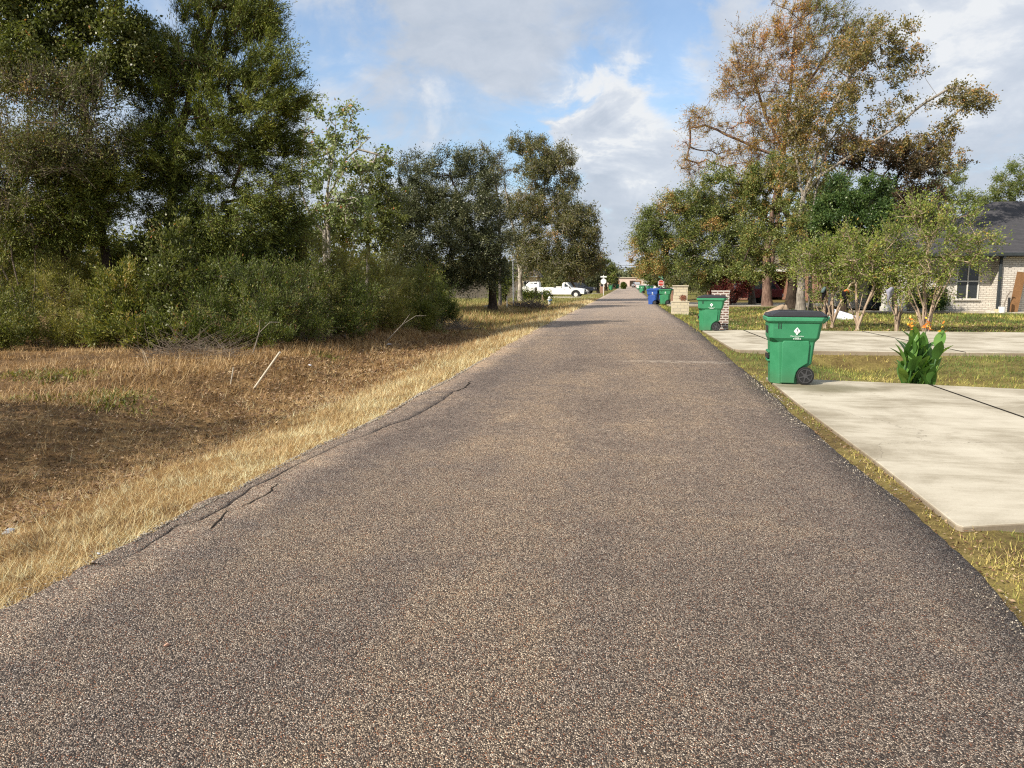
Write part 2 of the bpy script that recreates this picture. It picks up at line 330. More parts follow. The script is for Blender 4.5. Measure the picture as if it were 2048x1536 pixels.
m, t = mat('green_plastic')
co = t.n('ShaderNodeTexCoord').outputs['Object']
n = t.noise(co, 3.0, 6, 0.6); n2 = t.noise(t.n('ShaderNodeMapping', {0: co, 'Rotation': (0, 0.7, 0), 'Scale': (3, 3, 40)}).outputs[0], 1.5, 4, 0.6)
c = t.ramp(n.outputs[0], [(0.35, (0.026, 0.185, 0.080)), (0.65, (0.040, 0.225, 0.105))])
scf = t.m('MULTIPLY', t.smooth(n2.outputs[0], 0.66, 0.72), t.smooth(n.outputs[0], 0.45, 0.6))
c = t.mix(t.m('MULTIPLY', scf, 0.45), c, (0.16, 0.36, 0.24))
zc = t.n('ShaderNodeSeparateXYZ', {0: co}).outputs[2]
drt = t.m('MULTIPLY', t.m('SUBTRACT', 1.0, t.smooth(t.m('ADD', zc, t.m('MULTIPLY', n.outputs[0], 0.2)), 0.05, 0.40)), 0.35)
c = t.mix(drt, c, (0.09, 0.11, 0.06))
finish(t, c, t.m('ADD', 0.40, t.m('MULTIPLY', n.outputs[0], 0.25)), n.outputs[0], 0.15, 0.01, 0.4)
simple('green_rim_plastic', (0.05, 0.26, 0.13), 0.5, 0.12, 3, 0.4)
simple('blue_plastic', (0.022, 0.075, 0.30), 0.45, 0.12, 2.5, 0.4)
simple('black_plastic', (0.022, 0.021, 0.022), 0.42, 0.25, 5, 0.45)
simple('rubber', (0.018, 0.018, 0.019), 0.75, 0.25, 12, 0.3)
simple('wheel_plastic', (0.055, 0.055, 0.058), 0.4, 0.2, 12, 0.4)
simple('white_print', (0.72, 0.78, 0.74), 0.6, 0.08, 20)
simple('white_paint', (0.72, 0.72, 0.70), 0.3, 0.06, 1.2, 0.5)
simple('dark_paint', (0.018, 0.022, 0.035), 0.25, 0.2, 1.2, 0.5)
simple('maroon_paint', (0.13, 0.012, 0.014), 0.3, 0.15, 1.2, 0.5)
simple('silver_paint', (0.32, 0.33, 0.35), 0.3, 0.1, 1.2, 0.5)
simple('car_glass', (0.02, 0.025, 0.03), 0.12, 0.2, 2, 0.6)
simple('window_glass', (0.03, 0.035, 0.04), 0.1, 0.3, 2, 0.6)
simple('chrome', (0.45, 0.45, 0.46), 0.3, 0.15, 6, 0.5, 0.8)
simple('amber_lamp', (0.5, 0.17, 0.03), 0.3, 0.1)
simple('lamp_glass', (0.55, 0.56, 0.56), 0.2, 0.1, 5, 0.5)
simple('white_pvc', (0.60, 0.55, 0.44), 0.5, 0.15, 4)
simple('weathered_wood', (0.20, 0.17, 0.14), 0.85, 0.3, 5)
simple('brown_wood', (0.22, 0.115, 0.05), 0.8, 0.35, 3)
simple('pale_wood', (0.42, 0.33, 0.22), 0.8, 0.25, 6)
simple('galvanised', (0.36, 0.37, 0.37), 0.5, 0.15, 6, 0.5, 0.4)
simple('sign_red', (0.42, 0.045, 0.03), 0.45, 0.08, 5)
simple('sign_white', (0.70, 0.71, 0.70), 0.5, 0.06, 5)
simple('sign_green', (0.12, 0.33, 0.24), 0.5, 0.1, 5)
simple('trim_dark', (0.035, 0.042, 0.046), 0.6, 0.2, 4)
simple('trim_white', (0.62, 0.60, 0.55), 0.6, 0.1, 4)
simple('cream_wall', (0.50, 0.42, 0.28), 0.9, 0.12, 4)
simple('pink_wall', (0.56, 0.44, 0.38), 0.9, 0.15, 1.2)
simple('stone_cap', (0.46, 0.41, 0.31), 0.85, 0.18, 8)
simple('pale_rock', (0.42, 0.44, 0.46), 0.85, 0.25, 14)
simple('pink_rock', (0.52, 0.30, 0.21), 0.8, 0.15, 20)
simple('black_fabric', (0.012, 0.011, 0.013), 0.95, 0.3, 6, 0.1)
simple('orange_fabric', (0.62, 0.18, 0.05), 0.9, 0.2, 6, 0.1)
simple('grey_fabric', (0.27, 0.27, 0.33), 0.95, 0.25, 6, 0.1)
simple('white_fabric', (0.66, 0.68, 0.74), 0.85, 0.12, 3, 0.2)
simple('tan_fabric', (0.36, 0.27, 0.19), 0.9, 0.25, 5, 0.1)
simple('teal_fabric', (0.10, 0.14, 0.14), 0.9, 0.3, 9, 0.1)
simple('wire_black', (0.02, 0.02, 0.022), 0.6, 0.1)
simple('blue_paint', (0.08, 0.20, 0.36), 0.5, 0.1)
simple('dried_flower', (0.24, 0.10, 0.06), 0.9, 0.5, 30)
brickmat('white_brick', (0.72, 0.68, 0.61), (0.56, 0.52, 0.46), (0.33, 0.30, 0.26), 0.30, 0.10, 0.016)
brickmat('orange_brick', (0.36, 0.165, 0.10), (0.26, 0.11, 0.07), (0.36, 0.30, 0.25))
brickmat('dark_brick', (0.20, 0.10, 0.075), (0.11, 0.065, 0.055), (0.58, 0.54, 0.49), 0.20, 0.085, 0.022, 0.1)
brickmat('cream_stone', (0.60, 0.53, 0.38), (0.50, 0.44, 0.32), (0.40, 0.36, 0.28), 0.34, 0.16, 0.012, 0.25)

m, t = mat('dark_shingle')
co = t.n('ShaderNodeTexCoord').outputs['Object']
s3 = t.n('ShaderNodeSeparateXYZ', {0: co})
uv = t.n('ShaderNodeCombineXYZ', {0: t.m('ADD', s3.outputs[0], s3.outputs[1]), 1: t.m('MULTIPLY', s3.outputs[2], 1.8), 2: 0.0}).outputs[0]
b = t.n('ShaderNodeTexBrick', {'Vector': uv, 'Color1': (0.040, 0.041, 0.048, 1), 'Color2': (0.065, 0.064, 0.070, 1), 'Mortar': (0.015, 0.015, 0.018, 1), 'Scale': 1.0, 'Mortar Size': 0.008, 'Brick Width': 0.35, 'Row Height': 0.16})
n = t.noise(co, 0.9, 6, 0.6)
finish(t, t.mix(t.m('MULTIPLY', n.outputs[0], 0.5), b.outputs[0], (0.085, 0.08, 0.08)), 0.9, b.outputs['Fac'], 0.5, 0.01, 0.2)
simple('brown_shingle', (0.13, 0.105, 0.085), 0.9, 0.3, 8)

# ------------------------------------------------------------ object helpers
def tag(o, label=None, cat=None, group=None, kind=None):
    if label: o['label'] = label
    if cat: o['category'] = cat
    if group: o['group'] = group
    if kind: o['kind'] = kind
    return o
def thing(name, label, cat, loc=(0, 0, 0), rz=0.0, group=None):
    o = bpy.data.objects.new(name, None); COL.objects.link(o)
    o.empty_display_size = 0.2
    o.location = loc; o.rotation_euler = (0, 0, rz)
    return tag(o, label, cat, group)
def children(o): return [c for c in bpy.data.objects if c.parent == o]
def copy_tree(o, parent=None):
    c = o.copy(); COL.objects.link(c)
    if parent is not None: c.parent = parent
    for ch in children(o): copy_tree(ch, c)
    return c

class MB:
    def __init__(s): s.v = []; s.f = []; s.mi = []; s.cur = 0
    def add(s, vs, fs):
        b = len(s.v); s.v += [tuple(x) for x in vs]
        for f in fs: s.f.append([i + b for i in f]); s.mi.append(s.cur)
        return s
    def box(s, c, sz, rz=0.0, tilt=None):
        vs = []
        for x in (-.5, .5):
            for y in (-.5, .5):
                for z in (-.5, .5): vs.append(Vector((x * sz[0], y * sz[1], z * sz[2])))
        mt = Matrix.Rotation(rz, 3, 'Z')
        if tilt: mt = mt @ Matrix.Rotation(tilt[0], 3, tilt[1])
        vs = [mt @ q + Vector(c) for q in vs]
        return s.add(vs, [(0, 1, 3, 2), (4, 6, 7, 5), (0, 4, 5, 1), (2, 3, 7, 6), (0, 2, 6, 4), (1, 5, 7, 3)])
    def loft(s, rings, cap=True):
        n = len(rings[0]); vs = [p for r in rings for p in r]; fs = []
        for i in range(len(rings) - 1):
            for j in range(n):
                a = i * n + j; b = i * n + (j + 1) % n
                fs.append((a, b, b + n, a + n))
        if cap:
            fs.append(tuple(reversed(range(n)))); fs.append(tuple((len(rings) - 1) * n + j for j in range(n)))
        return s.add(vs, fs)
    def prism(s, poly, y0, y1, inset=0.0):
        """poly in (x, z), extruded along y"""
        cx = sum(p[0] for p in poly) / len(poly); cz = sum(p[1] for p in poly) / len(poly)
        k = 1 - inset
        return s.loft([[(x, y0, z) for x, z in poly], [(cx + (x - cx) * k, y1, cz + (z - cz) * k) for x, z in poly]])
    def tube(s, pts, r, n=8, cap=True):
        pts = [Vector(p) for p in pts]
        rs = r if isinstance(r, (list, tuple)) else [r] * len(pts)
        rings = []; prev = None
        for i, p in enumerate(pts):
            tg = (pts[min(i + 1, len(pts) - 1)] - pts[max(i - 1, 0)]).normalized()
            ref = Vector((0, 0, 1)) if abs(tg.z) < 0.9 else Vector((1, 0, 0))
            if prev is not None: ref = prev
            a = (ref - tg * ref.dot(tg)).normalized(); bb = tg.cross(a); prev = a
            rings.append([p + (a * math.cos(2 * math.pi * k / n) + bb * math.sin(2 * math.pi * k / n)) * rs[i] for k in range(n)])
        return s.loft(rings, cap)
    def disc(s, c, axis, r, h, n=20, r2=None):
        """cylinder centred at c along axis 'x','y','z'"""
        r2 = r if r2 is None else r2
        ax = {'x': 0, 'y': 1, 'z': 2}[axis]; i, j = [(1, 2), (0, 2), (0, 1)][ax]
        rings = []
        for sg, rr in ((-.5, r), (.5, r2)):
            ring = []
            for k in range(n):
                p = [0, 0, 0]; p[ax] = c[ax] + sg * h
                p[i] = c[i] + rr * math.cos(2 * math.pi * k / n); p[j] = c[j] + rr * math.sin(2 * math.pi * k / n)
                ring.append(tuple(p))
            rings.append(ring)
        return s.loft(rings)
    def build(s, name, mats, parent=None, smooth=False, bevel=0.0, seg=2):
        me = bpy.data.meshes.new(name)
        me.from_pydata(s.v, [], s.f)
        for mm in (mats if isinstance(mats, (list, tuple)) else [mats]): me.materials.append(M[mm])
        me.polygons.foreach_set('material_index', s.mi)
        bm = bmesh.new(); bm.from_mesh(me); bmesh.ops.recalc_face_normals(bm, faces=bm.faces)
        bm.to_mesh(me); bm.free()
        if smooth:
            me.polygons.foreach_set('use_smooth', [True] * len(me.polygons))
        o = bpy.data.objects.new(name, me); COL.objects.link(o)
        if parent is not None: o.parent = parent
        if bevel:
            b = o.modifiers.new('bevel', 'BEVEL'); b.width = bevel; b.segments = seg; b.limit_method = 'ANGLE'; b.angle_limit = R(35)
            b.harden_normals = False
        return o

def npmesh(name, verts, faces, matname, parent=None, tint=None, smooth=False):
    """fast numpy mesh; faces is (n,k)"""
    me = bpy.data.meshes.new(name)
    nv, (nf, k) = len(verts), faces.shape
    me.vertices.add(nv); me.vertices.foreach_set('co', np.ascontiguousarray(verts, dtype=np.float32).ravel())
    me.loops.add(nf * k); me.loops.foreach_set('vertex_index', np.ascontiguousarray(faces, dtype=np.int32).ravel())
    me.polygons.add(nf); me.polygons.foreach_set('loop_start', np.arange(0, nf * k, k, dtype=np.int32))
    if smooth: me.polygons.foreach_set('use_smooth', np.ones(nf, dtype=bool))
    me.update(calc_edges=True)
    if tint is not None:
        a = me.attributes.new('tint', 'FLOAT', 'POINT'); a.data.foreach_set('value', np.ascontiguousarray(tint, dtype=np.float32))
    me.materials.append(M[matname])
    o = bpy.data.objects.new(name, me); COL.objects.link(o)
    if parent is not None: o.parent = parent
    return o

# ------------------------------------------------------------ terrain
DRIVES = [(2.17, 5.25, 12.9), (2.3, 18.7, 26.6), (2.6, 53.0, 62.5)]      # x0, y0, y1 of the concrete drives on the right
def sstep(x, a, b):
    t = np.clip((x - a) / (b - a), 0, 1); return t * t * (3 - 2 * t)
def vnoise(x, y, s, seed=0):
    """cheap smooth value noise"""
    x = np.asarray(x, float) / s + seed * 17.31; y = np.asarray(y, float) / s + seed * 9.17
    xi = np.floor(x); yi = np.floor(y); fx = x - xi; fy = y - yi
    fx = fx * fx * (3 - 2 * fx); fy = fy * fy * (3 - 2 * fy)
    def h(a, b):
        q = np.sin(a * 127.1 + b * 311.7 + seed * 74.7) * 43758.5453
        return q - np.floor(q)
    return (h(xi, yi) * (1 - fx) + h(xi + 1, yi) * fx) * (1 - fy) + (h(xi, yi + 1) * (1 - fx) + h(xi + 1, yi + 1) * fx) * fy
def ondrive(x, y, pad=0.0):
    m = np.zeros(np.shape(x))
    for x0, y0, y1 in DRIVES:
        m = np.maximum(m, sstep(y, y0 - 0.5 - pad, y0 + 0.05) * (1 - sstep(y, y1 - 0.05, y1 + 0.5 + pad)))
    return m
def Hgt(x, y):
    x = np.asarray(x, float); y = np.asarray(y, float)
    tl = -2.75 - x
    D = 0.40 * (1 - 0.65 * sstep(y, 26, 60))
    dl = np.exp(-((tl - 3.3) / 1.7) ** 2) * D
    zl = -0.035 - 0.05 * sstep(tl, 0.2, 1.5) - dl - 0.03 * sstep(tl, 4, 8) - 0.15 * sstep(y, 70, 90) * sstep(tl, 2, 5)
    lump = (vnoise(x, y, 0.55, 1) - 0.5) * 0.09 + (vnoise(x, y, 0.24, 5) - 0.5) * 0.05 + (vnoise(x, y, 1.9, 2) - 0.5) * 0.12
    zl = zl + lump * sstep(tl, 0.3, 1.6) * (1 - 0.5 * sstep(tl, 0, 1) * (tl < 1.2))
    tr = x - 2.1
    dr = np.exp(-((tr - 3.1) / 1.35) ** 2) * 0.34 * (1 - 0.6 * sstep(y, 45, 70))
    zr = -0.035 - 0.02 * sstep(tr, 0.2, 1.0) - dr * (1 - ondrive(x, y)) + 0.05 * sstep(tr, 10, 16)
    zr = zr + ((vnoise(x, y, 0.5, 3) - 0.5) * 0.03 + (vnoise(x, y, 2.1, 4) - 0.5) * 0.06) * sstep(tr, 0.3, 1.2) * (1 - ondrive(x, y))
    zr = zr + 0.012 * ondrive(x, y) - 0.03 * ondrive(x, y) * sstep(tr, 0.3, 0.6)
    zroad = np.full(x.shape, -0.075)
    z = np.where(x < -2.75, zl, np.where(x > 2.1, zr, zroad))
    z = np.where((x >= -2.95) & (x < -2.6), -0.05, z)
    z = np.where((x > 1.8) & (x <= 2.1), -0.05, z)
    return z
def gz(x, y): return float(Hgt(np.array([x]), np.array([y]))[0])
def GH(u, v):
    """where the ray of a pixel meets the terrain"""
    z = 0.0
    for _ in range(12):
        x, y = G(u, v, z); z = 0.5 * z + 0.5 * gz(x, y)
    x, y = G(u, v, z)
    return Vector((x, y, gz(x, y)))

def axis(segs):
    out = []
    for a, b, st in segs: out += list(np.arange(a, b, st))
    return np.array(out + [segs[-1][1]])
xs = axis([(-900, -100, 80), (-100, -30, 7), (-30, -14, 1.0), (-14, -2.7, 0.14), (-2.7, 2.0, 0.47), (2.0, 9, 0.14), (9, 24, 0.6), (24, 100, 6), (100, 900, 80)])
ys = axis([(-120, -12, 12), (-12, 2, 0.7), (2, 20, 0.13), (20, 32, 0.3), (32, 70, 0.7), (70, 150, 4), (150, 300, 15), (300, 1600, 100)])
GX, GY = np.meshgrid(xs, ys)
GZ = Hgt(GX, GY)
nx, ny = len(xs), len(ys)
idx = np.arange(nx * ny).reshape(ny, nx)
fc = np.stack([idx[:-1, :-1], idx[:-1, 1:], idx[1:, 1:], idx[1:, :-1]], -1).reshape(-1, 4)
gv = np.stack([GX, GY, GZ], -1).reshape(-1, 3)
ground = npmesh('ground', gv, fc, 'ground', smooth=True); tag(ground, kind='structure')
gx, gy = gv[:, 0], gv[:, 1]
tl = -2.75 - gx; tr = gx - 2.1
straw_z = np.where(gx < 0, 1.0 - 0.45 * sstep(tl, 1.4, 4.0) - 0.35 * sstep(tl, 4.2, 6.5) * (1 - sstep(gy, 22, 34)), 0.45)
green_z = np.where(gx < 0, 0.75 * sstep(gy, 30, 45) * sstep(tl, 2, 4), 0.62 - 0.3 * vnoise(gx, gy, 2.5, 7))
green_z = np.where((gx > 2) & (gy < 4.9), 0.35, green_z)
green_z = np.where(gy > 80, 0.75, green_z)
ca = ground.data.attributes.new('zone', 'FLOAT_COLOR', 'POINT')
ca.data.foreach_set('color', np.stack([straw_z, green_z, 0 * gx, 0 * gx + 1], -1).astype(np.float32).ravel())

# ------------------------------------------------------------ road
crack_px = [(925, 779), (908, 783), (889, 799), (862, 815), (820, 838), (780, 850), (740, 868), (690, 885), (640, 908), (600, 928), (554, 953), (504, 975), (480, 996), (457, 1012),
            (419, 1031), (404, 1040), (360, 1051), (328, 1072), (305, 1088), (281, 1102), (249, 1117), (215, 1132)]
ck = np.array(sorted([G(*p)[::-1] for p in crack_px]))
edge_px = [(0, 1215), (90, 1175), (190, 1120), (300, 1058), (420, 1000), (470, 975), (560, 928), (640, 888), (700, 862), (780, 822), (830, 792), (900, 757), (1000, 698), (1075, 657), (1140, 625), (1190, 601)]
ek = np.array([(-10, -3.1)] + sorted([G(*p)[::-1] for p in edge_px]) + [(120, -2.75), (300, -2.75)])
rk = np.array([(-10, 2.0)] + sorted([G(*p)[::-1] for p in [(2048, 1256), (1995, 1192), (1930, 1122), (1867, 1058), (1812, 1008), (1756, 968), (1700, 926), (1645, 878), (1592, 835), (1520, 768), (1440, 700), (1395, 660), (1330, 620)]]) + [(120, 2.05), (300, 2.05)])
ry = axis([(-10, 2.4, 0.5), (2.4, 20, 0.05), (20, 45, 0.3), (45, 290, 3.5)])
jit = (vnoise(ry, ry * 0, 0.35, 11) - 0.5) * 0.13 + (vnoise(ry, ry * 0, 0.1, 12) - 0.5) * 0.05
XL = np.interp(ry, ek[:, 0], ek[:, 1]) + jit
XR = np.interp(ry, rk[:, 0], rk[:, 1]) + (vnoise(ry, ry * 0, 0.9, 13) - 0.5) * 0.05 + (vnoise(ry, ry * 0, 0.1, 14) - 0.5) * 0.03
XC = np.interp(ry, ck[:, 0], ck[:, 1]) + (vnoise(ry, ry * 0, 0.16, 15) - 0.5) * 0.03
inck = (ry > ck[0, 0]) & (ry < ck[-1, 0])
gapw = np.where(inck, 0.006 + 0.030 * vnoise(ry, ry * 0, 0.45, 16) * (.35 + .65 * sstep(ry, ck[0, 0], ck[0, 0] + 1.0)) * (1 - .7 * sstep(ry, ck[-1, 0] - 2, ck[-1, 0])), 0)
XM = np.where(inck, XC, XL)
def sheet(name, a, b, z, matname, ncol=8, thick=0.07, mask=None, wob=0.0):
    """strip between the x-curves a and b along the rows ry, with side skirts"""
    yy = ry if mask is None else ry[mask]; a = a if mask is None else a[mask]; b = b if mask is None else b[mask]
    t = np.linspace(0, 1, ncol)
    X = a[:, None] + (b - a)[:, None] * t[None]; Y = np.repeat(yy[:, None], ncol, 1)
    Z = np.full(X.shape, z) + (vnoise(X, Y, 0.8, 21) - 0.5) * wob
    X = np.concatenate([a[:, None], X, b[:, None]], 1); Y = np.concatenate([Y[:, :1], Y, Y[:, :1]], 1); Z = np.concatenate([Z[:, :1] * 0 + z - thick, Z, Z[:, :1] * 0 + z - thick], 1)
    n, k = X.shape; ii = np.arange(n * k).reshape(n, k)
    f = np.stack([ii[:-1, :-1], ii[:-1, 1:], ii[1:, 1:], ii[1:, :-1]], -1).reshape(-1, 4)
    return npmesh(name, np.stack([X, Y, Z], -1).reshape(-1, 3), f, matname)
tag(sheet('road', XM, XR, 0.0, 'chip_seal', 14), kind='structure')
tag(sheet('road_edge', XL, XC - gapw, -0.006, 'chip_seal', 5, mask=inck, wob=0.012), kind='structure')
tag(sheet('road_crack', XC - gapw - 0.01, XC + 0.01, -0.018, 'crack_dark', 3, 0.004, mask=inck), kind='structure')
def crackline(pts, w0, seed):
    rg = random.Random(seed); P = [Vector((*G(*p), 0.004)) for p in pts]
    Q = []
    for a, b in zip(P, P[1:]):
        k = max(2, int((b - a).length / 0.06))
        for i in range(k):
            q = a.lerp(b, i / k); Q.append(q + Vector((rg.uniform(-1, 1), rg.uniform(-1, 1), 0)) * 0.014)
    Q.append(P[-1]); mb = MB(); L = []; Rr = []
    for i, q in enumerate(Q):
        dd = (Q[min(i + 1, len(Q) - 1)] - Q[max(0, i - 1)]).normalized(); nn = Vector((-dd.y, dd.x, 0))
        ww = w0 * rg.uniform(0.2, 1.0) * min(1, i / 3, (len(Q) - 1 - i) / 3)
        L.append(q + nn * ww); Rr.append(q - nn * ww)
    n = len(Q); mb.add(L + Rr, [(i, i + 1, n + i + 1, n + i) for i in range(n - 1)])
    o = mb.build('road_crack', 'crack_dark'); tag(o, kind='structure')
crackline([(563, 958), (542, 981), (527, 993), (498, 1006), (470, 1022)], 0.011, 1)
crackline([(457, 1012), (440, 1040), (415, 1060), (395, 1075)], 0.009, 2)
crackline([(942, 762), (930, 775), (908, 785)], 0.014, 3)
crackline([(935, 740), (915, 744), (880, 752)], 0.012, 4)
crackline([(780, 850), (800, 862), (860, 850)], 0.006, 6)

# ------------------------------------------------------------ driveways
def slab(name, poly, z, th, joints=(), mat_='concrete'):
    """concrete slabs from ordered corner lists"""
    mb = MB(); n = len(poly)
    mb.loft([[(x, y, z - th) for x, y in poly], [(x, y, z) for x, y in poly]])
    o = mb.build(name, mat_, None, bevel=0.012, seg=2); tag(o, kind='structure'); return o
slab('driveway', [(2.30, 13.3), (2.23, 10.3), (2.21, 7.0), (2.165, 5.29), (2.19, 5.25), (2.66, 5.40), (4.61, 5.9), (4.655, 12.75)], 0.015, 0.13)
slab('driveway', [(4.62, 5.9), (9.0, 6.5), (14, 6.6), (14, 11.3), (5.87, 12.42), (4.67, 12.74)], 0.012, 0.13)
slab('driveway', [(2.42, 26.5), (2.5, 18.95), (2.62, 18.7), (3.86, 18.72), (3.78, 26.5)], 0.015, 0.13)
slab('driveway', [(3.875, 18.72), (7.6, 18.75), (7.5, 26.5), (3.795, 26.5)], 0.012, 0.13)
slab('driveway', [(7.615, 18.75), (26, 19.2), (26, 26.8), (7.515, 26.5)], 0.015, 0.13)
slab('driveway', [(2.55, 62.2), (2.75, 53.5), (10, 53.6), (26, 54), (26, 62), (10, 62)], 0.02, 0.10)
slab('driveway', [(-3.1, 92), (-3.1, 86), (-30, 85), (-30, 94)], -0.12, 0.10)
slab('driveway', [(-3.0, 124), (-3.0, 116), (-22, 116), (-22, 124)], -0.14, 0.10)
slab('path', [(11.2, 44.6), (11.2, 43.4), (17.2, 43.2), (17.4, 42.2), (26, 42.2), (26, 44.6)], 0.05, 0.12)

def joint(x0, y0, x1, y1, w_=.03):
    d_ = (Vector((x1, y1, 0)) - Vector((x0, y0, 0))).normalized(); nn = Vector((-d_.y, d_.x, 0)) * w_ / 2
    mb = MB(); P = [Vector((x0, y0, .0)).lerp(Vector((x1, y1, 0)), i / 12) for i in range(13)]; n = len(P)
    mb.add([p + nn + Vector((0, 0, .0195)) for p in P] + [p - nn + Vector((0, 0, .0195)) for p in P], [(i, i + 1, n + i + 1, n + i) for i in range(n - 1)])
    tag(mb.build('driveway_joint', 'crack_dark'), kind='structure')
joint(4.615, 5.95, 4.662, 12.72, .035); joint(3.868, 18.76, 3.787, 26.46, .05); joint(7.608, 18.8, 7.508, 26.4, .04)
# ------------------------------------------------------------ grass
def blades(name, x, y, L, wd, el, tint, matname, seed, az=None, z0=None):
    rg = np.random.default_rng(seed); n = len(x)
    z = Hgt(x, y) if z0 is None else z0
    a = rg.uniform(0, 2 * np.pi, n) if az is None else az
    p = np.stack([x, y, z - 0.004], -1)
    dr_ = np.stack([np.cos(el) * np.cos(a), np.cos(el) * np.sin(a), np.sin(el)], -1)
    s = np.stack([-np.sin(a + rg.normal(0, .5, n)), np.cos(a), 0 * a], -1) * wd[:, None] * 0.5
    v = np.stack([p - s, p + s, p + dr_ * L[:, None]], 1).reshape(-1, 3)
    o = npmesh(name, v, np.arange(3 * n).reshape(n, 3), matname, None, np.repeat(np.clip(tint, 0, 1), 3))
    return tag(o, kind='stuff')
rg = np.random.default_rng(5)
def logy(n, a, b, p=1.0): return a * (b / a) ** rg.uniform(0, 1, n) ** p
# dry straw next to the road, left
n = 190000
y = logy(n, 2.6, 70); t_ = np.abs(rg.normal(0, 0.75, n)) + rg.uniform(0, .7, n) * (rg.uniform(0, 1, n) < .5)
x = np.interp(y, ek[:, 0], ek[:, 1]) - t_ + rg.normal(0.0, 0.05, n) + 0.06 * (vnoise(y, y * 0, .3, 30) > .55)
sc = np.clip(y / 9, 0.7, 5)
k = (vnoise(x, y, .28, 37) * .55 + vnoise(x, y, .09, 38) * .5) > rg.uniform(.1, .78, n); x, y, sc = x[k], y[k], sc[k]; n = len(x)
tag(blades('dry_grass', x, y, rg.uniform(.03, .14, n) * sc ** .6, rg.uniform(.0026, .0065, n) * sc, rg.uniform(.0, 1.05, n), rg.beta(1.7, 1.4, n) + .5 * (vnoise(x, y, .35, 31) - .5) + .35 * (vnoise(x, y, .12, 39) - .5) + .08, 'straw_blade', 1),
    'pale dry straw growing along the left edge of the road', 'dry grass')
# brown mown grass in the ditch
n = 270000
y = logy(n, 3.0, 60); t_ = rg.uniform(0.5, 7.0, n) + rg.uniform(0, 6, n) * (rg.uniform(0, 1, n) < .35) * (y > 9)
x = -2.75 - t_
dens = vnoise(x, y, .9, 33) * .7 + vnoise(x, y, .3, 34) * .4 - 0.35 * sstep(t_, 4.2, 6.6) * (1 - sstep(y, 20, 30))
k = dens > rg.uniform(0.05, .62, n)
x, y, t_ = x[k], y[k], t_[k]; n = len(x); sc = np.clip(y / 9, 0.7, 5)
tag(blades('ditch_grass', x, y, rg.uniform(.04, .17, n) * sc ** .6, rg.uniform(.0025, .006, n) * sc, rg.uniform(.0, 1.1, n), rg.beta(1.8, 1.8, n) + .75 * (vnoise(x, y, .8, 35) - .42) + .4 * (vnoise(x, y, .2, 45) - .5), 'brown_blade', 2),
    'brown dead grass lying in the ditch on the left', 'dry grass')
n = 80000     # the bank below the brush, out to the left edge of the view
y = rg.uniform(9, 21, n); x = -8 - rg.uniform(0, 15, n); k = vnoise(x, y, .8, 51) * .6 + vnoise(x, y, .25, 52) * .5 > rg.uniform(.1, .7, n); x, y = x[k], y[k]; n = len(x)
tag(blades('ditch_grass', x, y, rg.uniform(.05, .22, n), rg.uniform(.006, .012, n), rg.uniform(.0, 1.2, n), rg.beta(1.8, 1.8, n) + .7 * (vnoise(x, y, 1.1, 53) - .4), 'brown_blade', 12), 'tan dead grass on the bank at the foot of the brush', 'dry grass')
# long loose stalks
n = 17000
y = logy(n, 2.8, 30); x = -2.9 - rg.uniform(.1, 7.5, n); sc = np.clip(y / 9, .8, 3)
tag(blades('dry_stalks', x, y, rg.uniform(.10, .30, n), rg.uniform(.0025, .0045, n) * sc, rg.uniform(.0, .7, n), rg.beta(3, 1.6, n), 'straw_blade', 3), 'loose pale dry stalks scattered over the left verge', 'dry grass')
n = 9000     # taller wisps below the brush
y = rg.uniform(10, 34, n); xe = np.interp(y, [10, 16, 19, 32, 34], [-8.2, -8.6, -7.9, -7.2, -7.2]); x = xe - np.abs(rg.normal(0, 1.0, n)) + .5
tag(blades('dry_stalks', x, y, rg.uniform(.10, .42, n), rg.uniform(.005, .012, n), rg.uniform(.1, 1.3, n), rg.beta(2, 2, n) + .2, 'brown_blade', 4), 'tall brown weed stalks in front of the roadside brush', 'dry grass')
# meadow beyond the brush, left
n = 70000
y = logy(n, 28, 110, .8); x = -2.9 - rg.uniform(.4, 26, n) * np.clip(y / 60, .5, 1); t_ = -2.75 - x
k = rg.uniform(0, 1, n) < sstep(y, 28, 42) * sstep(t_, 0.4, 3) + .15; x, y = x[k], y[k]; n = len(x)
tag(blades('meadow_grass', x, y, rg.uniform(.10, .36, n), rg.uniform(.02, .05, n), rg.uniform(.5, 1.45, n), rg.beta(2.6, 2.6, n) + .35 * (vnoise(x, y, 4, 36) - .5), 'meadow_blade', 5), 'yellow green grass around the fire hydrant and pickups', 'grass')
# lawn, right
n = 330000
y = logy(n, 3.0, 62, .9); x = 2.0 + rg.uniform(0, 1, n) ** .9 * np.clip(y * .85, 2.2, 22)
keep = np.ones(n, bool)
for x0, y0, y1 in DRIVES: keep &= ~((x > x0 + .05) & (y > y0 + (.17 if y0 < 6 else .03) + rg.normal(0, .015, n)) & (y < y1 - .03))
keep &= ~((x > 11) & (y > 42.2) & (y < 62))
keep &= (x > np.interp(y, rk[:, 0], rk[:, 1]) + rg.normal(0, .06, n) - 0.02)
keep &= (vnoise(x, y, .7, 40) * .6 + vnoise(x, y, .22, 41) * .5) > rg.uniform(.05, .62, n)
keep &= ~((x < 2.45) & (y > 5) & (y < 12.8) & (vnoise(x, y, .6, 47) < .5))
x, y = x[keep], y[keep]; n = len(x); sc = np.clip(y / 9, .7, 4.5)
dryn = vnoise(x, y, 1.7, 42) * .75 + vnoise(x, y, .45, 43) * .45 - .14
roadside = 1 - sstep(x, 2.2, 2.7)
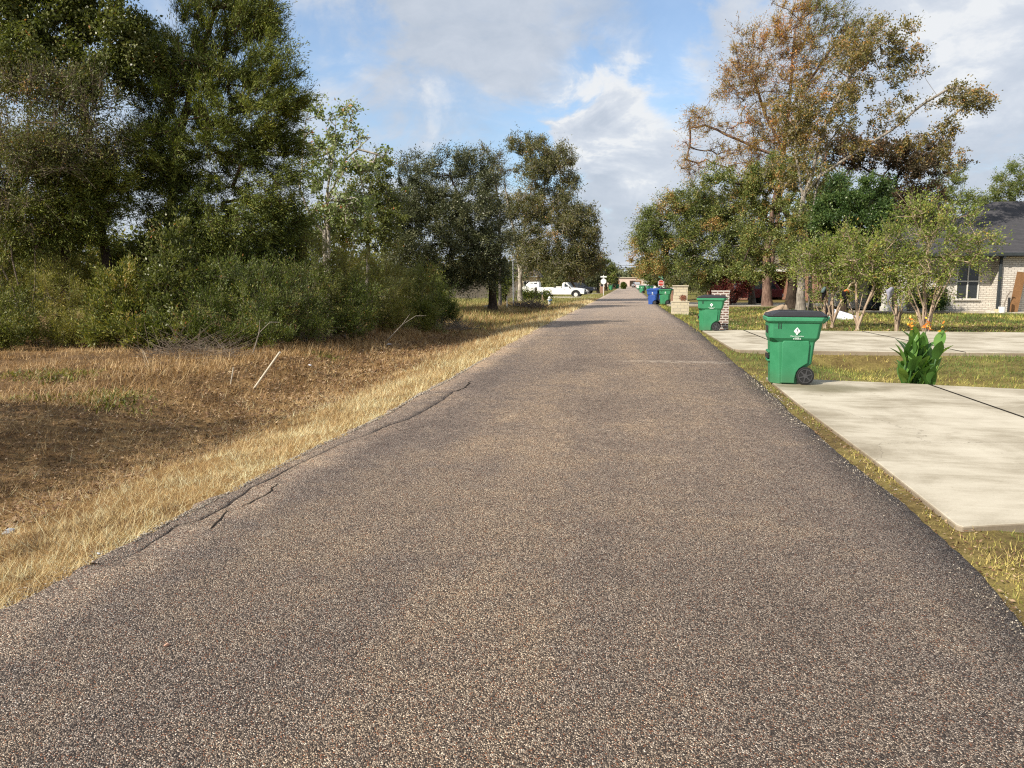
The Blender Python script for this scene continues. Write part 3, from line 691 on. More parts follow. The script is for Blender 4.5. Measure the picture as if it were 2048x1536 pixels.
tag(blades('lawn_grass', x, y, rg.uniform(.025, .085, n) * sc ** .6, rg.uniform(.003, .007, n) * sc, rg.uniform(.15, 1.3, n), rg.beta(2, 2, n) * .75 + (dryn - .48) * 1.2 + .26 * roadside, 'green_blade', 6), 'patchy green and yellow lawn on the right of the road', 'grass')
# dead leaves under the brush and under the big trees
def litter(name, x, y, s, seed, label, mt='dry_leaf'):
    rg = np.random.default_rng(seed); n = len(x); z = Hgt(x, y) + rg.uniform(.005, .03, n)
    c = np.stack([x, y, z], -1); a = rg.normal(0, 1, (n, 3)); a[:, 2] *= .35; a /= np.linalg.norm(a, axis=1)[:, None]
    b = rg.normal(0, 1, (n, 3)); b[:, 2] *= .35; b -= a * (a * b).sum(1)[:, None]; b /= np.linalg.norm(b, axis=1)[:, None]
    s = s[:, None]
    v = np.stack([c - a * s, c - b * s * .45, c + a * s, c + b * s * .45], 1).reshape(-1, 3)
    o = npmesh(name, v, np.arange(4 * n).reshape(n, 4), mt, None, np.repeat(rg.beta(2, 2.4, n), 4)); tag(o, label, 'leaf litter', kind='stuff')
n = 42000; y = logy(n, 3.5, 34); x = -4.6 - np.abs(rg.normal(0, 3.0, n))
litter('leaf_litter', x, y, rg.uniform(.012, .032, n) * np.clip(y / 10, .8, 2), 8, 'dead brown leaves on the bare ground below the brush')
n = 2600; y = rg.uniform(3.5, 13, n); x = np.interp(y, rk[:, 0], rk[:, 1]) + rg.uniform(-.03, .38, n)
litter('leaf_litter', x, y, rg.uniform(.006, .018, n), 10, 'dry debris between the road edge and the nearest driveway')
n = 9000; y = rg.uniform(27, 52, n); x = rg.uniform(3, 15, n)
litter('leaf_litter', x, y, rg.uniform(.03, .07, n), 9, 'rust coloured fallen leaves on the lawn under the big trees')
def gravel(name, label, x, y, r_, seed, mt):
    rg = np.random.default_rng(seed); n = len(x); c = np.stack([x, y, np.where((x > np.interp(y, ek[:, 0], ek[:, 1])) & (x < np.interp(y, rk[:, 0], rk[:, 1])), 0.0, Hgt(x, y)) + r_ * .25], -1)
    o6 = np.array([[1, 0, 0], [0, 1, 0], [-1, 0, 0], [0, -1, 0], [0, 0, .7], [0, 0, -.7]], float)
    a = rg.uniform(0, 6.28, n); ca_, sa_ = np.cos(a), np.sin(a); st = rg.uniform(.6, 1.2, (n, 1, 3))
    V = o6[None] * st * r_[:, None, None]; V = V + rg.normal(0, .12, V.shape) * r_[:, None, None]
    V = np.stack([V[..., 0] * ca_[:, None] - V[..., 1] * sa_[:, None], V[..., 0] * sa_[:, None] + V[..., 1] * ca_[:, None], V[..., 2]], -1) + c[:, None]
    f = np.array([[0, 1, 4], [1, 2, 4], [2, 3, 4], [3, 0, 4], [1, 0, 5], [2, 1, 5], [3, 2, 5], [0, 3, 5]])
    F_ = (np.arange(n)[:, None, None] * 6 + f[None]).reshape(-1, 3)
    tag(npmesh(name, V.reshape(-1, 3), F_, mt, None, np.repeat(rg.beta(1.5, 1.5, n), 6)), label, 'gravel', kind='stuff')
leafmat('gravel_stone', [(0, (0.07, 0.06, 0.05)), (0.5, (0.26, 0.22, 0.17)), (1, (0.58, 0.52, 0.43))], 0.0, 0.9)
n = 5200; y = logy(n, 2.7, 16); x = np.interp(y, ek[:, 0], ek[:, 1]) - np.abs(rg.normal(0, .06, n)) + .05 - .25 * rg.uniform(0, 1, n) * (y < 4.2)
gravel('gravel', 'loose gravel crumbling off the left edge of the road', x, y, rg.uniform(.003, .008, n) * np.clip(y / 6, 1, 2), 31, 'gravel_stone')
n = 3200; y = logy(n, 3.3, 14); k = vnoise(y, y * 0, .5, 55) > rg.uniform(.2, .9, n); y = y[k]; n = len(y); x = np.interp(y, rk[:, 0], rk[:, 1]) + rg.normal(0, .07, n)
gravel('gravel', 'loose gravel along the right edge of the road', x, y, rg.uniform(.003, .007, n) * np.clip(y / 6, 1, 2), 32, 'gravel_stone')
n = 700; y = logy(n, 2.2, 20); x = rg.uniform(-2.8, 1.9, n)
gravel('gravel', 'single loose stones scattered on the road surface', x, y, rg.uniform(.003, .007, n), 33, 'gravel_stone')
# low green weeds in the ditch
wx, wy = [], []
for (u, v) in [(225, 810), (60, 800), (205, 795), (100, 755), (30, 747), (650, 712), (240, 790), (150, 745)]:
    p = GH(u, v); k = 260; wx.append(p.x + rg.normal(0, .28, k)); wy.append(p.y + rg.normal(0, .22, k))
wx, wy = np.concatenate(wx), np.concatenate(wy); n = len(wx)
o = blades('ditch_weeds', wx, wy, rg.uniform(.04, .13, n), rg.uniform(.02, .045, n), rg.uniform(.1, 1.2, n), rg.beta(2, 2, n), 'weed_leaf', 7); tag(o, 'low green weeds scattered in the leaf covered ditch', 'weeds')

# ------------------------------------------------------------ trees and shrubs
def unit(v): return v / (np.linalg.norm(v, axis=-1, keepdims=True) + 1e-9)
def tubes(name, A, B, ra, rb, n, matname, parent):
    """separate tapered tube for every segment A->B"""
    T = unit(B - A); ref = np.where(np.abs(T[:, 2:3]) < .9, np.array([[0, 0, 1.]]), np.array([[1., 0, 0]]))
    u = unit(np.cross(T, ref)); w_ = np.cross(T, u)
    an = np.arange(n) * 2 * np.pi / n
    ring = u[:, None, :] * np.cos(an)[None, :, None] + w_[:, None, :] * np.sin(an)[None, :, None]
    V = np.concatenate([A[:, None] + ring * ra[:, None, None], B[:, None] + ring * rb[:, None, None]], 1)
    m_ = len(A); base = (np.arange(m_) * 2 * n)[:, None]
    j = np.arange(n); jn = (j + 1) % n
    f = np.stack([base + j, base + jn, base + n + jn, base + n + j], -1).reshape(-1, 4)
    return V.reshape(-1, 3), f
def plant(name, label, cat, base, stems, blobs, leaf, bark, n=200, per=150, cr=0.5, ll=.08, lw=.04, seed=1, tr=.15, group=None,
          jit=.5, ntw=5, flow=(0, 0, .25), out=.8, twigmat=None, Y=None, tintf=None, parts=True, rmin=.006, seg=.45, pw=.5, crown_split=None, flat=0.0, desc=.6, al=.65):
    """stems: list of point lists (world). blobs: list of (px, py, rx, ry, dY[, weight]) in photo pixels at depth Y, turned into metres here"""
    rg = np.random.default_rng(seed)
    Y = base[1] if Y is None else Y
    root = thing(name, label, cat, base, 0, group)
    inv = np.array(base)
    C = []; Wt = []
    for b in blobs:
        c = At(b[0], b[1], Y + b[4]); k = (Y + b[4]) / F
        rx, rz = b[2] * k, b[3] * k; C.append((np.array(c), np.array([rx, min(rx, rz * 1.3) if rx > 0 else rx, rz]))); Wt.append((rx * rz) ** 1.15 * (b[5] if len(b) > 5 else 1))
    Wt = np.array(Wt) / sum(Wt)
    which = rg.choice(len(blobs), n, p=Wt)
    dirs = unit(rg.normal(0, 1, (n, 3))); rad = rg.uniform(0, 1, n) ** (1 / 2.4)
    cen = np.array([C[i][0] for i in which]); rr = np.array([C[i][1] for i in which])
    P = cen + dirs * rad[:, None] * rr
    gmin = Hgt(P[:, 0], P[:, 1]) + cr * .25
    P[:, 2] = np.maximum(P[:, 2], gmin)
    crown_c = P.mean(0)
    # skeleton
    nodes = []; par = []; nodes_first = None
    for st in stems:
        st = [np.array(s, float) for s in st]; prev = -1
        for a, b in zip(st, st[1:]):
            k = max(1, int(np.linalg.norm(b - a) / seg))
            for i in range(k):
                q = a + (b - a) * (i / k) + (rg.normal(0, .02, 3) if i else 0)
                nodes.append(q); par.append(prev); prev = len(nodes) - 1
        nodes.append(st[-1]); par.append(prev)
        if nodes_first is None: nodes_first = len(nodes)
    nst = len(nodes)
    N = np.zeros((nst + n * 14 + 10, 3)); N[:nst] = nodes; cnt = nst; par = list(par)
    tips = np.array([st[-1] for st in stems], float)
    order = np.argsort(np.min(np.linalg.norm(P[:, None] - tips[None], axis=2), axis=1))
    endn = np.zeros(n, int)
    low = min(s[0][2] for s in stems)
    for ci in order:
        c = P[ci]; dv = c - N[:cnt]; dist = np.linalg.norm(dv, axis=1)
        cost = dist + desc * np.maximum(0, -dv[:, 2]) + .35 * np.maximum(0, dist - 3.5)
        cost[:nst] += 1.5 * (N[:nst, 2] < low + .25 * (c[2] - low)) * (len(stems) == 1)
        j = int(np.argmin(cost)); dj = dist[j]; k = min(13, max(1, int(dj / seg)))
        bend = rg.normal(0, .10, 3) * dj; prev = j; a = N[j].copy()
        for i in range(1, k + 1):
            t_ = i / k; q = a + (c - a) * t_ + bend * math.sin(math.pi * t_) + (rg.normal(0, .03, 3) * dj * .3 if i < k else 0)
            N[cnt] = q; par.append(prev); prev = cnt; cnt += 1
        endn[ci] = prev
    par = np.array(par); wgt = np.zeros(cnt); np.add.at(wgt, endn, 1.0)
    for i in range(cnt - 1, -1, -1):
        if par[i] >= 0 and i >= nst: wgt[par[i]] += wgt[i]
    for i in range(nst - 1, -1, -1):
        if par[i] >= 0: wgt[par[i]] += wgt[i]
    rad_ = np.maximum(rmin, tr * .62 * (np.maximum(wgt, .6) / (n if tr > .09 else n / len(stems))) ** pw)
    s0 = 0
    main_n = nst if tr <= .09 else nodes_first
    for i in range(main_n):      # keep the main stem thick near the ground
        hfrac = (N[i, 2] - low) / max(.1, (tips[:, 2].max() - low)); rad_[i] = max(rad_[i], tr * (1 - .93 * hfrac ** .8) * (1 + .35 * math.exp(-(N[i, 2] - low) / (2.2 * tr))))
    sel = np.nonzero(par[:cnt] >= 0)[0]
    A = N[par[sel]]; B = N[sel]; rb = rad_[sel]; ra = np.minimum(rad_[par[sel]], rb * 1.35)
    big = rb > .05
    Vs = []; Fs = []; off = 0
    for mk, ns in ((big, 9), (~big, 4)):
        if mk.any():
            V, f = tubes('x', A[mk], B[mk] + (B[mk] - A[mk]) * .03, ra[mk], rb[mk], ns, bark, root); Vs.append(V); Fs.append(f + off); off += len(V)
    # twigs and leaves
    outd = unit(P - crown_c); nt = n * ntw
    ci = np.repeat(np.arange(n), ntw)
    tdir = unit(outd[ci] * out + rg.normal(0, .75, (nt, 3)) + np.array(flow))
    if flat: tdir[:, 2] *= (1 - flat); tdir = unit(tdir)
    crs = cr * rg.uniform(.6, 1.4, n)
    tl_ = crs[ci] * rg.uniform(.6, 1.5, nt)
    st_ = P[ci] - tdir * tl_[:, None] * .15
    V, f = tubes('x', st_, st_ + tdir * tl_[:, None], np.full(nt, rmin * .9), np.full(nt, rmin * .4), 3, bark, root); Vs.append(V); Fs.append(f + off)
    npmesh('trunk' if tr > .05 else 'stems', np.concatenate(Vs) - inv, np.concatenate(Fs), bark, root)
    nl = n * per
    ti = rg.integers(0, nt, nl); tt = rg.uniform(0.05, 1.08, nl)
    pos = st_[ti] + tdir[ti] * (tl_[ti] * tt)[:, None] + rg.normal(0, 1, (nl, 3)) * (jit * crs[ci[ti]] * .35)[:, None]
    ax = unit(tdir[ti] * 1.0 + rg.normal(0, al, (nl, 3)))
    nm = rg.normal(0, 1, (nl, 3)) + np.array([0, 0, .5]); sd = unit(np.cross(ax, nm))
    L = ll * rg.uniform(.6, 1.35, nl); w2 = lw * rg.uniform(.6, 1.3, nl) * .5
    ok = pos[:, 2] > Hgt(pos[:, 0], pos[:, 1]) + .01
    pos, ax, sd, L, w2, ti2 = pos[ok], ax[ok], sd[ok], L[ok], w2[ok], ti[ok]
    mid = pos + ax * (L * .45)[:, None]
    V = np.stack([pos, mid + sd * w2[:, None], pos + ax * L[:, None], mid - sd * w2[:, None]], 1)
    ct = rg.normal(0, .13, n)
    tint = np.clip(.45 + ct[ci[ti2]] + rg.normal(0, .17, len(pos)), 0, 1)
    if tintf is not None: tint = np.clip(tint + tintf(pos), 0, 1)
    if crown_split is None:
        npmesh('crown', V.reshape(-1, 3) - inv, np.arange(4 * len(V)).reshape(-1, 4), leaf, root, np.repeat(tint, 4))
    else:
        mk = crown_split[0](pos, rg)
        for q, mt_ in ((~mk, leaf), (mk, crown_split[1])):
            if q.any(): npmesh('crown', V[q].reshape(-1, 3) - inv, np.arange(4 * q.sum()).reshape(-1, 4), mt_, root, np.repeat(tint[q], 4))
    return root
def gbase(u, v, Y=None):
    if Y is None: p = GH(u, v); return (p.x, p.y, p.z)
    q = At(u, 600, Y); return (q.x, Y, gz(q.x, Y))
def stem(base, *pp, Y=None):
    """trunk line through photo pixels at the tree's depth (+dY)"""
    out = [base]
    for p in pp:
        q = At(p[0], p[1], base[1] + (p[2] if len(p) > 2 else 0)); out.append((q.x, q.y, q.z))
    return out

# ------------------------------------------------------------ carts
def octa(x0, x1, w_, ch, z, chr_=None):
    c2 = ch if chr_ is None else chr_; h = w_ / 2
    return [(x0, -h + ch, z), (x0 + ch, -h, z), (x1 - c2, -h, z), (x1, -h + c2, z), (x1, h - c2, z), (x1 - c2, h, z), (x0 + ch, h, z), (x0, h - ch, z)]
def text_mesh(body, size, matname, parent, name, loc, rot, ext=0.001):
    cu = bpy.data.curves.new(name, 'FONT'); cu.body = body; cu.size = size; cu.align_x = 'CENTER'; cu.extrude = ext
    tmp = bpy.data.objects.new(name + '_src', cu); COL.objects.link(tmp)
    dg = bpy.context.evaluated_depsgraph_get(); dg.update()
    me = bpy.data.meshes.new_from_object(tmp.evaluated_get(dg)); bpy.data.objects.remove(tmp)
    me.materials.clear(); me.materials.append(M[matname])
    o = bpy.data.objects.new(name, me); COL.objects.link(o); o.parent = parent; o.location = loc; o.rotation_euler = rot
    return o
def make_cart(label, group, plastic='green_plastic', rim='green_rim_plastic'):
    """front faces -x, wheels at +x; about 1.17 m tall"""
    r = thing('trash_cart', label, 'trash cart', (0, 0, 0), 0, group)
    b = MB()
    b.loft([octa(-.37, .04, .56, .13, 0.0, .02), octa(-.375, .06, .57, .13, .14, .02), octa(-.38, .16, .58, .13, .25, .02), octa(-.385, .265, .585, .13, .33, .03), octa(-.40, .30, .61, .13, .67, .03),
            octa(-.425, .36, .70, .05, .735, .05), octa(-.435, .40, .72, .05, 1.0, .05)])
    for sg in (-1, 1):      # raised side panels that arch over the wheels
        poly = [(-.22, .012), (-.225, .66), (-.20, .70), (.20, .70), (.215, .64), (.195, .34), (.13, .30), (.06, .25), (.02, .19), (0.0, .10), (-.005, .012)]
        b.prism(poly, sg * .27, sg * .335, 0.03)
    for z in (.50, .36): b.box((-.40, 0, z), (.05, .34, .035))
    b.build('body', plastic, r, bevel=.010)
    k = MB()
    for c_, s_ in (((-.29, -.3615, .925), (.012, .006, .085)), ((-.255, -.3615, .925), (.012, .006, .085)), ((-.4385, 0, .86), (.006, .30, .11)), ((-.42, 0, .43), (.03, .30, .06))):
        k = MB(); k.box(c_, s_); k.build('slot', 'black_plastic', r)
    q = MB(); q.loft([octa(-.445, .405, .745, .05, .975), octa(-.475, .43, .80, .06, 1.005), octa(-.48, .455, .81, .06, 1.055), octa(-.465, .45, .78, .06, 1.062)])
    q.build('rim', rim, r, bevel=.008)
    h = MB()
    h.tube([(.40, -.30, .97), (.47, -.30, 1.03), (.495, -.27, 1.055), (.495, .27, 1.055), (.47, .30, 1.03), (.40, .30, .97)], .017, 8)
    h.build('handle', rim, r, smooth=True)
    L = MB()
    L.loft([octa(-.462, .46, .775, .06, 1.064), octa(-.468, .465, .785, .06, 1.085), octa(-.44, .44, .73, .06, 1.105), octa(-.33, .40, .60, .05, 1.145), octa(-.28, .20, .50, .05, 1.155)])
    L.box((-.12, 0, 1.158), (.30, .12, .02)); L.box((-.40, -.26, 1.108), (.10, .05, .02)); L.box((-.40, .26, 1.108), (.10, .05, .02))
    for y in (-.2, 0, .2): L.disc((.455, y, 1.085), 'y', .022, .10, 10)
    L.build('lid', 'black_plastic', r, bevel=.008)
    ax = MB(); ax.tube([(.165, -.30, .14), (.165, .30, .14)], .012, 8); ax.build('axle', 'galvanised', r)
    for sg in (-1, 1):
        wh = MB(); y = sg * .315
        wh.disc((.165, y, .14), 'y', .140, .055, 28)
        wo = wh.build('wheel', 'rubber', r, bevel=.010)
        rm = MB(); yy = y + sg * .028
        rm.disc((.165, yy, .14), 'y', .035, .014, 14)
        ring = []
        for i in range(24):
            a = 2 * math.pi * i / 24; ring.append(a)
        for i in range(24):
            a0, a1 = ring[i], ring[(i + 1) % 24]
            for (r0, r1) in ((.100, .112),):
                pts = [(.165 + rr * math.cos(a), .14 + rr * math.sin(a)) for rr, a in ((r0, a0), (r1, a0), (r1, a1), (r0, a1))]
                rm.loft([[(x, yy - .006, z) for x, z in pts], [(x, yy + .006, z) for x, z in pts]])
        for i in range(6):
            a = math.pi / 3 * i + .3
            c = (.165 + .067 * math.cos(a), yy, .14 + .067 * math.sin(a))
            rm.box(c, (.074, .012, .020), 0, (-a, 'Y'))
        rm.build('rim', 'wheel_plastic', wo)
    d_ = MB()
    dm = [(0.0, .062), (.052, 0.0), (0.0, -.062), (-.052, 0.0)]
    pl_ = [(.0 + x, .845 + z) for x, z in dm]
    d_.cur = 0; d_.prism(pl_, -.3615, -.3645)
    d_.cur = 1
    d_.box((0.0, -.3655, .862), (.012, .002, .035)); d_.box((.012, -.3655, .846), (.012, .002, .012)); d_.box((-.016, -.3655, .820), (.014, .002, .013)); d_.box((.014, -.3655, .820), (.014, .002, .013))
    em = d_.build('emblem', ['white_print', 'trim_dark'], r)
    text_mesh('Waste Connections', .026, 'white_print', em, 'lettering', (0.0, -.3625, .760), (R(90), 0, 0))
    text_mesh('of Texas', .020, 'white_print', em, 'lettering', (0.0, -.3625, .741), (R(90), 0, 0))
    k = MB()      # third line of print, too small to read
    for i, w_ in enumerate((.022, .030, .034, .026)): k.box((-.045 + i * .033, -.362, .725), (w_ * .85, .002, .013))
    k.build('lettering', 'white_print', em)
    return r
def place(o, px=None, loc=None, rz=0, s=1.0, z=None):
    if loc is None: p = GH(*px); loc = (p.x, p.y, p.z)
    o.location = (loc[0], loc[1], loc[2] if z is None else z); o.rotation_euler.z = rz; o.scale = (s, s, s); return o
GC = 'trash carts put out along the street'
cart = make_cart('large green trash cart with black lid on the corner of the nearest driveway', GC)
place(cart, loc=(2.60, 12.72, .016), rz=R(-4)); cart.scale = (.94, .97, .985)
def cart_copy(label, loc, rz, mats=None, s=1.0):
    c = copy_tree(cart); c['label'] = label; place(c, loc=loc, rz=rz, s=s)
    if mats:
        for ch in children(c):
            if ch.name.startswith('body') or ch.name.startswith('handle') or (ch.name.startswith('rim')) or (mats[1] and ch.name.startswith('lid')):
                ch.data = ch.data.copy(); ch.data.materials[0] = M[mats[1] if ch.name.startswith('lid') else mats[0]]
    return c
def gl(u, v, Y=None):
    if Y is None: p = GH(u, v); return (p.x, p.y, max(p.z, -.03))
    q = At(u, 600, Y); return (q.x, Y, max(gz(q.x, Y), -.03))
x_, y_ = G(1414, 659); cart_copy('green trash cart with black lid beside the dark brick mailbox', (2.72, 26.2, .016), R(-8))
cart_copy('blue recycling cart with white emblem, frontmost of the pair by the third drive', (1.82, 57.0, -.02), R(-22), ('blue_plastic', 'blue_plastic'))
cart_copy('blue recycling cart mostly hidden behind the other blue cart', (2.38, 61.5, -.02), R(-22), ('blue_plastic', 'blue_plastic'))
cart_copy('green trash cart between the blue carts and the cream stone mailbox', (2.63, 56.6, .022), R(-8))
cart_copy('green trash cart far down the right side in front of the white pickup, left one', (2.0, 118, -.04), R(-20))
cart_copy('green trash cart far down the right side in front of the white pickup, right one', (3.0, 114, -.04), R(20))
cart_copy('dark green trash cart on the far left roadside beside the white sign', (-3.7, 160, -.05), R(160))
cart_copy('light green trash cart on the far left edge of the road, nearest the lane', (-2.85, 192, -.05), R(150))
cart_copy('small green trash cart farthest down the right roadside', (2.1, 175, -.05), R(10))

# ------------------------------------------------------------ mailboxes
p = GH(1444, 656)
r = thing('brick_mailbox', 'dark red brick mailbox pillar with thick white mortar beside a green cart', 'mailbox', (3.16, 27.75, gz(3.16, 27.75)))
b = MB(); b.box((0, 0, .64), (.54, .54, 1.40)); b.build('pillar', 'dark_brick', r)
b = MB(); b.box((0, 0, 1.362), (.57, .57, .045)); b.build('cap', 'dark_brick', r)
b = MB(); b.box((-.275, 0, 1.05), (.03, .22, .24)); b.build('mail_door', 'black_plastic', r)
mx, my = 2.62, 40.6
r = thing('stone_mailbox', 'cream stone mailbox pillar with a dried flower wreath on its front', 'mailbox', (mx, my, gz(mx, my)))
b = MB(); b.box((0, 0, .30), (.86, .72, .66)); b.build('plinth', 'cream_stone', r, bevel=.01)
b = MB(); b.box((0, 0, 1.03), (.70, .58, .80)); b.build('pillar', 'cream_stone', r, bevel=.01)
b = MB(); b.box((0, 0, .652), (.90, .76, .05)); b.box((0, 0, 1.455), (.80, .68, .06)); b.build('cap', 'stone_cap', r, bevel=.01)
b = MB(); b.box((-.36, 0, 1.15), (.03, .25, .28)); b.build('mail_door', 'black_plastic', r)
rg2 = random.Random(3); b = MB()
for i in range(90):
    a = rg2.uniform(0, 6.28); rr = rg2.uniform(.02, .17); c = Vector((.10 + rr * math.cos(a), -.31, .86 + rr * math.sin(a) * .8))
    dd = Vector((rg2.uniform(-1, 1), rg2.uniform(-.5, -.1), rg2.uniform(-1, 1))).normalized() * .10; pp = dd.cross(Vector((0, 1, 0))).normalized() * .018
    b.add([c - pp, c + pp, c + dd], [(0, 1, 2)])
b.build('wreath', 'dried_flower', r)
r = thing('brick_mailbox', 'red brick mailbox with white top behind the green cart at the third drive', 'mailbox', (3.9, 66.0, gz(3.9, 66.0)))
b = MB(); b.box((0, 0, .55), (.8, .7, 1.2)); b.build('pillar', 'orange_brick', r)
b = MB(); b.box((0, 0, 1.20), (.95, .85, .12)); b.build('cap', 'trim_white', r, bevel=.02)
r = thing('brick_mailbox', 'small brown brick mailbox beside the white backed sign, far left', 'mailbox', (-4.0, 118, gz(-4.0, 118)))
b = MB(); b.box((0, 0, .5), (.62, .62, 1.1)); b.build('pillar', 'orange_brick', r)
b = MB(); b.disc((0, 0, 1.22), 'y', .24, .6, 16); b.build('mail_door', 'black_plastic', r)
r = thing('brick_mailbox', 'black topped mailbox on a white pillar beside the far left carts', 'mailbox', (-4.0, 200, gz(-4.0, 200)))
b = MB(); b.box((0, 0, .5), (.7, .7, 1.0)); b.build('pillar', 'trim_white', r)
b = MB(); b.box((0, 0, 1.35), (1.2, .8, .75)); b.build('mail_door', 'black_plastic', r, bevel=.1)

# ------------------------------------------------------------ signs
def octagon(r, n=8): return [(r * math.cos(math.pi / 8 + i * math.pi / 4), r * math.sin(math.pi / 8 + i * math.pi / 4)) for i in range(8)]
sx, sy_ = At(1322, 565, 92).x, 92
r = thing('stop_sign', 'red stop sign with green street name blades above it, right of the road', 'road sign', (sx, sy_, gz(sx, sy_)))
b = MB(); b.box((0, 0, 1.15), (.06, .05, 2.6)); b.build('post', 'galvanised', r)
b = MB(); b.prism([(x, z + 1.60) for x, z in octagon(.37)], -.045, -.03); pl2 = b.build('sign_plate', 'sign_white', r)
b = MB(); b.prism([(x, z + 1.60) for x, z in octagon(.335)], -.049, -.0455); b.build('sign_face', 'sign_red', pl2)
text_mesh('STOP', .26, 'sign_white', pl2, 'lettering', (0, -.0505, 1.51), (R(90), 0, 0))
b = MB(); b.box((-.05, -.03, 2.30), (.55, .02, .14), R(20)); b.box((.1, -.03, 2.13), (.5, .02, .14), R(-60)); b.build('name_blade', 'sign_green', r)
sx, sy_ = At(1207, 566, 96).x, 96
r = thing('stop_sign', 'pale back of an eight sided sign with a white street name blade, left roadside', 'road sign', (sx, sy_, gz(sx, sy_)))
b = MB(); b.box((0, 0, 1.15), (.07, .05, 2.7)); b.build('post', 'sign_white', r)
b = MB(); b.prism([(x, z + 1.72) for x, z in octagon(.36)], -.045, -.03); b.build('sign_plate', 'sign_white', r)
b = MB(); b.box((0, -.03, 2.28), (.75, .02, .16)); b.build('name_blade', 'sign_white', r)

# ------------------------------------------------------------ stakes, pipe, hydrant, stones
def straight(name, label, cat, a, b_, r_, m_, n=10):
    a = Vector(a); b_ = Vector(b_); mb = MB(); mb.tube([Vector((0, 0, -.05)) - (b_ - a) * .03, b_ - a], r_, n)
    o = mb.build(name, m_, None, smooth=False); o.location = a; return tag(o, label, cat)
a = GH(505, 776); straight('plastic_pipe', 'white plastic pipe leaning to the right in the left ditch', 'pipe', a, At(560, 704, a.y - .15), .019, 'white_pvc')
a = GH(460, 770); straight('wooden_stake', 'short pale stake standing left of the leaning white pipe', 'stake', a, At(467, 735, a.y), .011, 'white_pvc', 4)
a = GH(293, 733); straight('wooden_stake', 'thin pale stake below the brush, left one of a crossed pair', 'stake', a, At(285, 700, a.y), .012, 'pale_wood', 4)
a = GH(300, 731); straight('wooden_stake', 'thin pale stake below the brush, right one of a crossed pair', 'stake', a, At(287, 702, a.y + .05), .010, 'pale_wood', 4)
a = GH(1014, 620); q = At(1014, 593, a.y)
r = thing('survey_stake', 'white survey stake with a slanting string on the left meadow', 'stake', a)
b = MB(); b.box((0, 0, (q.z - a.z) / 2), (.06, .05, q.z - a.z)); b.build('post', 'trim_white', r)
b = MB(); b.tube([(0, 0, q.z - a.z - .04), (.30, .05, .42)], .014, 5); b.build('string', 'pale_wood', r)
a = GH(975, 622); q = At(975, 612, a.y)
r = thing('marker_sign', 'low white marker board on a short leg in the left meadow', 'marker', a)
b = MB(); b.box((0, 0, q.z - a.z + .02), (.40, .05, .07), 0, (R(-10), 'Y')); b.build('board', 'trim_white', r)
b = MB(); b.box((0, 0, (q.z - a.z) / 2), (.03, .03, q.z - a.z)); b.build('post', 'weathered_wood', r)
a = Vector(gl(1027, 0, 52.0)); a.z = gz(a.x, a.y); straight('utility_stake', 'tall thin dark metal pole standing in the left meadow', 'pole', a, At(1026, 520, 52.0), .045, 'galvanised', 8)
a = Vector(gl(1084, 0, 62.0)); a.z = gz(a.x, a.y)
r = thing('marker_post', 'thin dark topped marker post just left of the fire hydrant', 'post', a)
b = MB(); b.tube([(0, 0, -.05), (.02, 0, .78)], .03, 6); b.build('post', 'pale_wood', r)
b = MB(); b.box((.02, 0, .84), (.13, .08, .16)); b.build('cap', 'trim_dark', r)
b = MB(); b.tube([(.04, 0, .75), (.12, 0, .25)], .014, 5); b.build('strap', 'pink_rock', r)
hp = Vector(gl(1099, 0, 61.0)); hp.z = gz(hp.x, hp.y)
r = thing('fire_hydrant', 'white fire hydrant with blue side caps in the grass before the pickups', 'fire hydrant', hp)
b = MB(); b.disc((0, 0, .03), 'z', .16, .06, 16); b.disc((0, 0, .30), 'z', .11, .55, 16); b.disc((0, 0, .58), 'z', .15, .05, 16); b.disc((0, 0, .65), 'z', .13, .12, 16, .07); b.disc((0, 0, .73), 'z', .03, .06, 6); b.build('body', 'trim_white', r, bevel=.01)
b = MB(); b.disc((.14, 0, .45), 'x', .06, .12, 10); b.build('side_cap', 'blue_paint', r)
b = MB(); b.disc((-.14, 0, .45), 'x', .05, .12, 10); b.build('side_cap', 'trim_white', r)
b = MB(); b.disc((0, -.15, .40), 'y', .075, .12, 12); b.build('pumper_cap', 'blue_paint', r)
def rock(name, label, loc, s, m_, seed):
    rgx = np.random.default_rng(seed); bm = bmesh.new(); bmesh.ops.create_icosphere(bm, subdivisions=3, radius=1)
    k = unit(rgx.normal(0, 1, (16, 3))); dd = rgx.uniform(.45, .72, 16)
    for v in bm.verts:
        c = np.array(v.co)
        for kk, d0 in zip(k, dd):
            e = c @ kk - d0
            if e > 0: c = c - kk * e
        v.co = Vector(c * np.array(s))
    me = bpy.data.meshes.new(name); bm.to_mesh(me); bm.free(); me.materials.append(M[m_])
    o = bpy.data.objects.new(name, me); COL.objects.link(o); o.location = loc; o.rotation_euler = (0, 0, seed); return tag(o, label, 'stone')
p = GH(14, 1066); rock('stone', 'pale grey stone half buried in the straw at the left edge', p + Vector((0.02, 0, .015)), (.052, .036, .036), 'pale_rock', 4)
p = G(332, 1294); rock('stone', 'small pink stone lying on the road, lower left', (p[0], p[1], .008), (.016, .012, .010), 'pink_rock', 7)
p = G(198, 1110); rock('stone', 'small white pebble on the left road edge beside the straw', (p[0], p[1], .008), (.016, .012, .012), 'pale_rock', 9)
p = GH(620, 733); rock('litter_scrap', 'white litter scrap on the bare bank below the brush, left one', p + Vector((0, 0, .03)), (.07, .04, .025), 'white_fabric', 12)
p = GH(779, 690); rock('litter_scrap', 'white litter scrap at the foot of the brush, nearer the road bend', p + Vector((0, 0, .03)), (.12, .05, .03), 'white_fabric', 13)

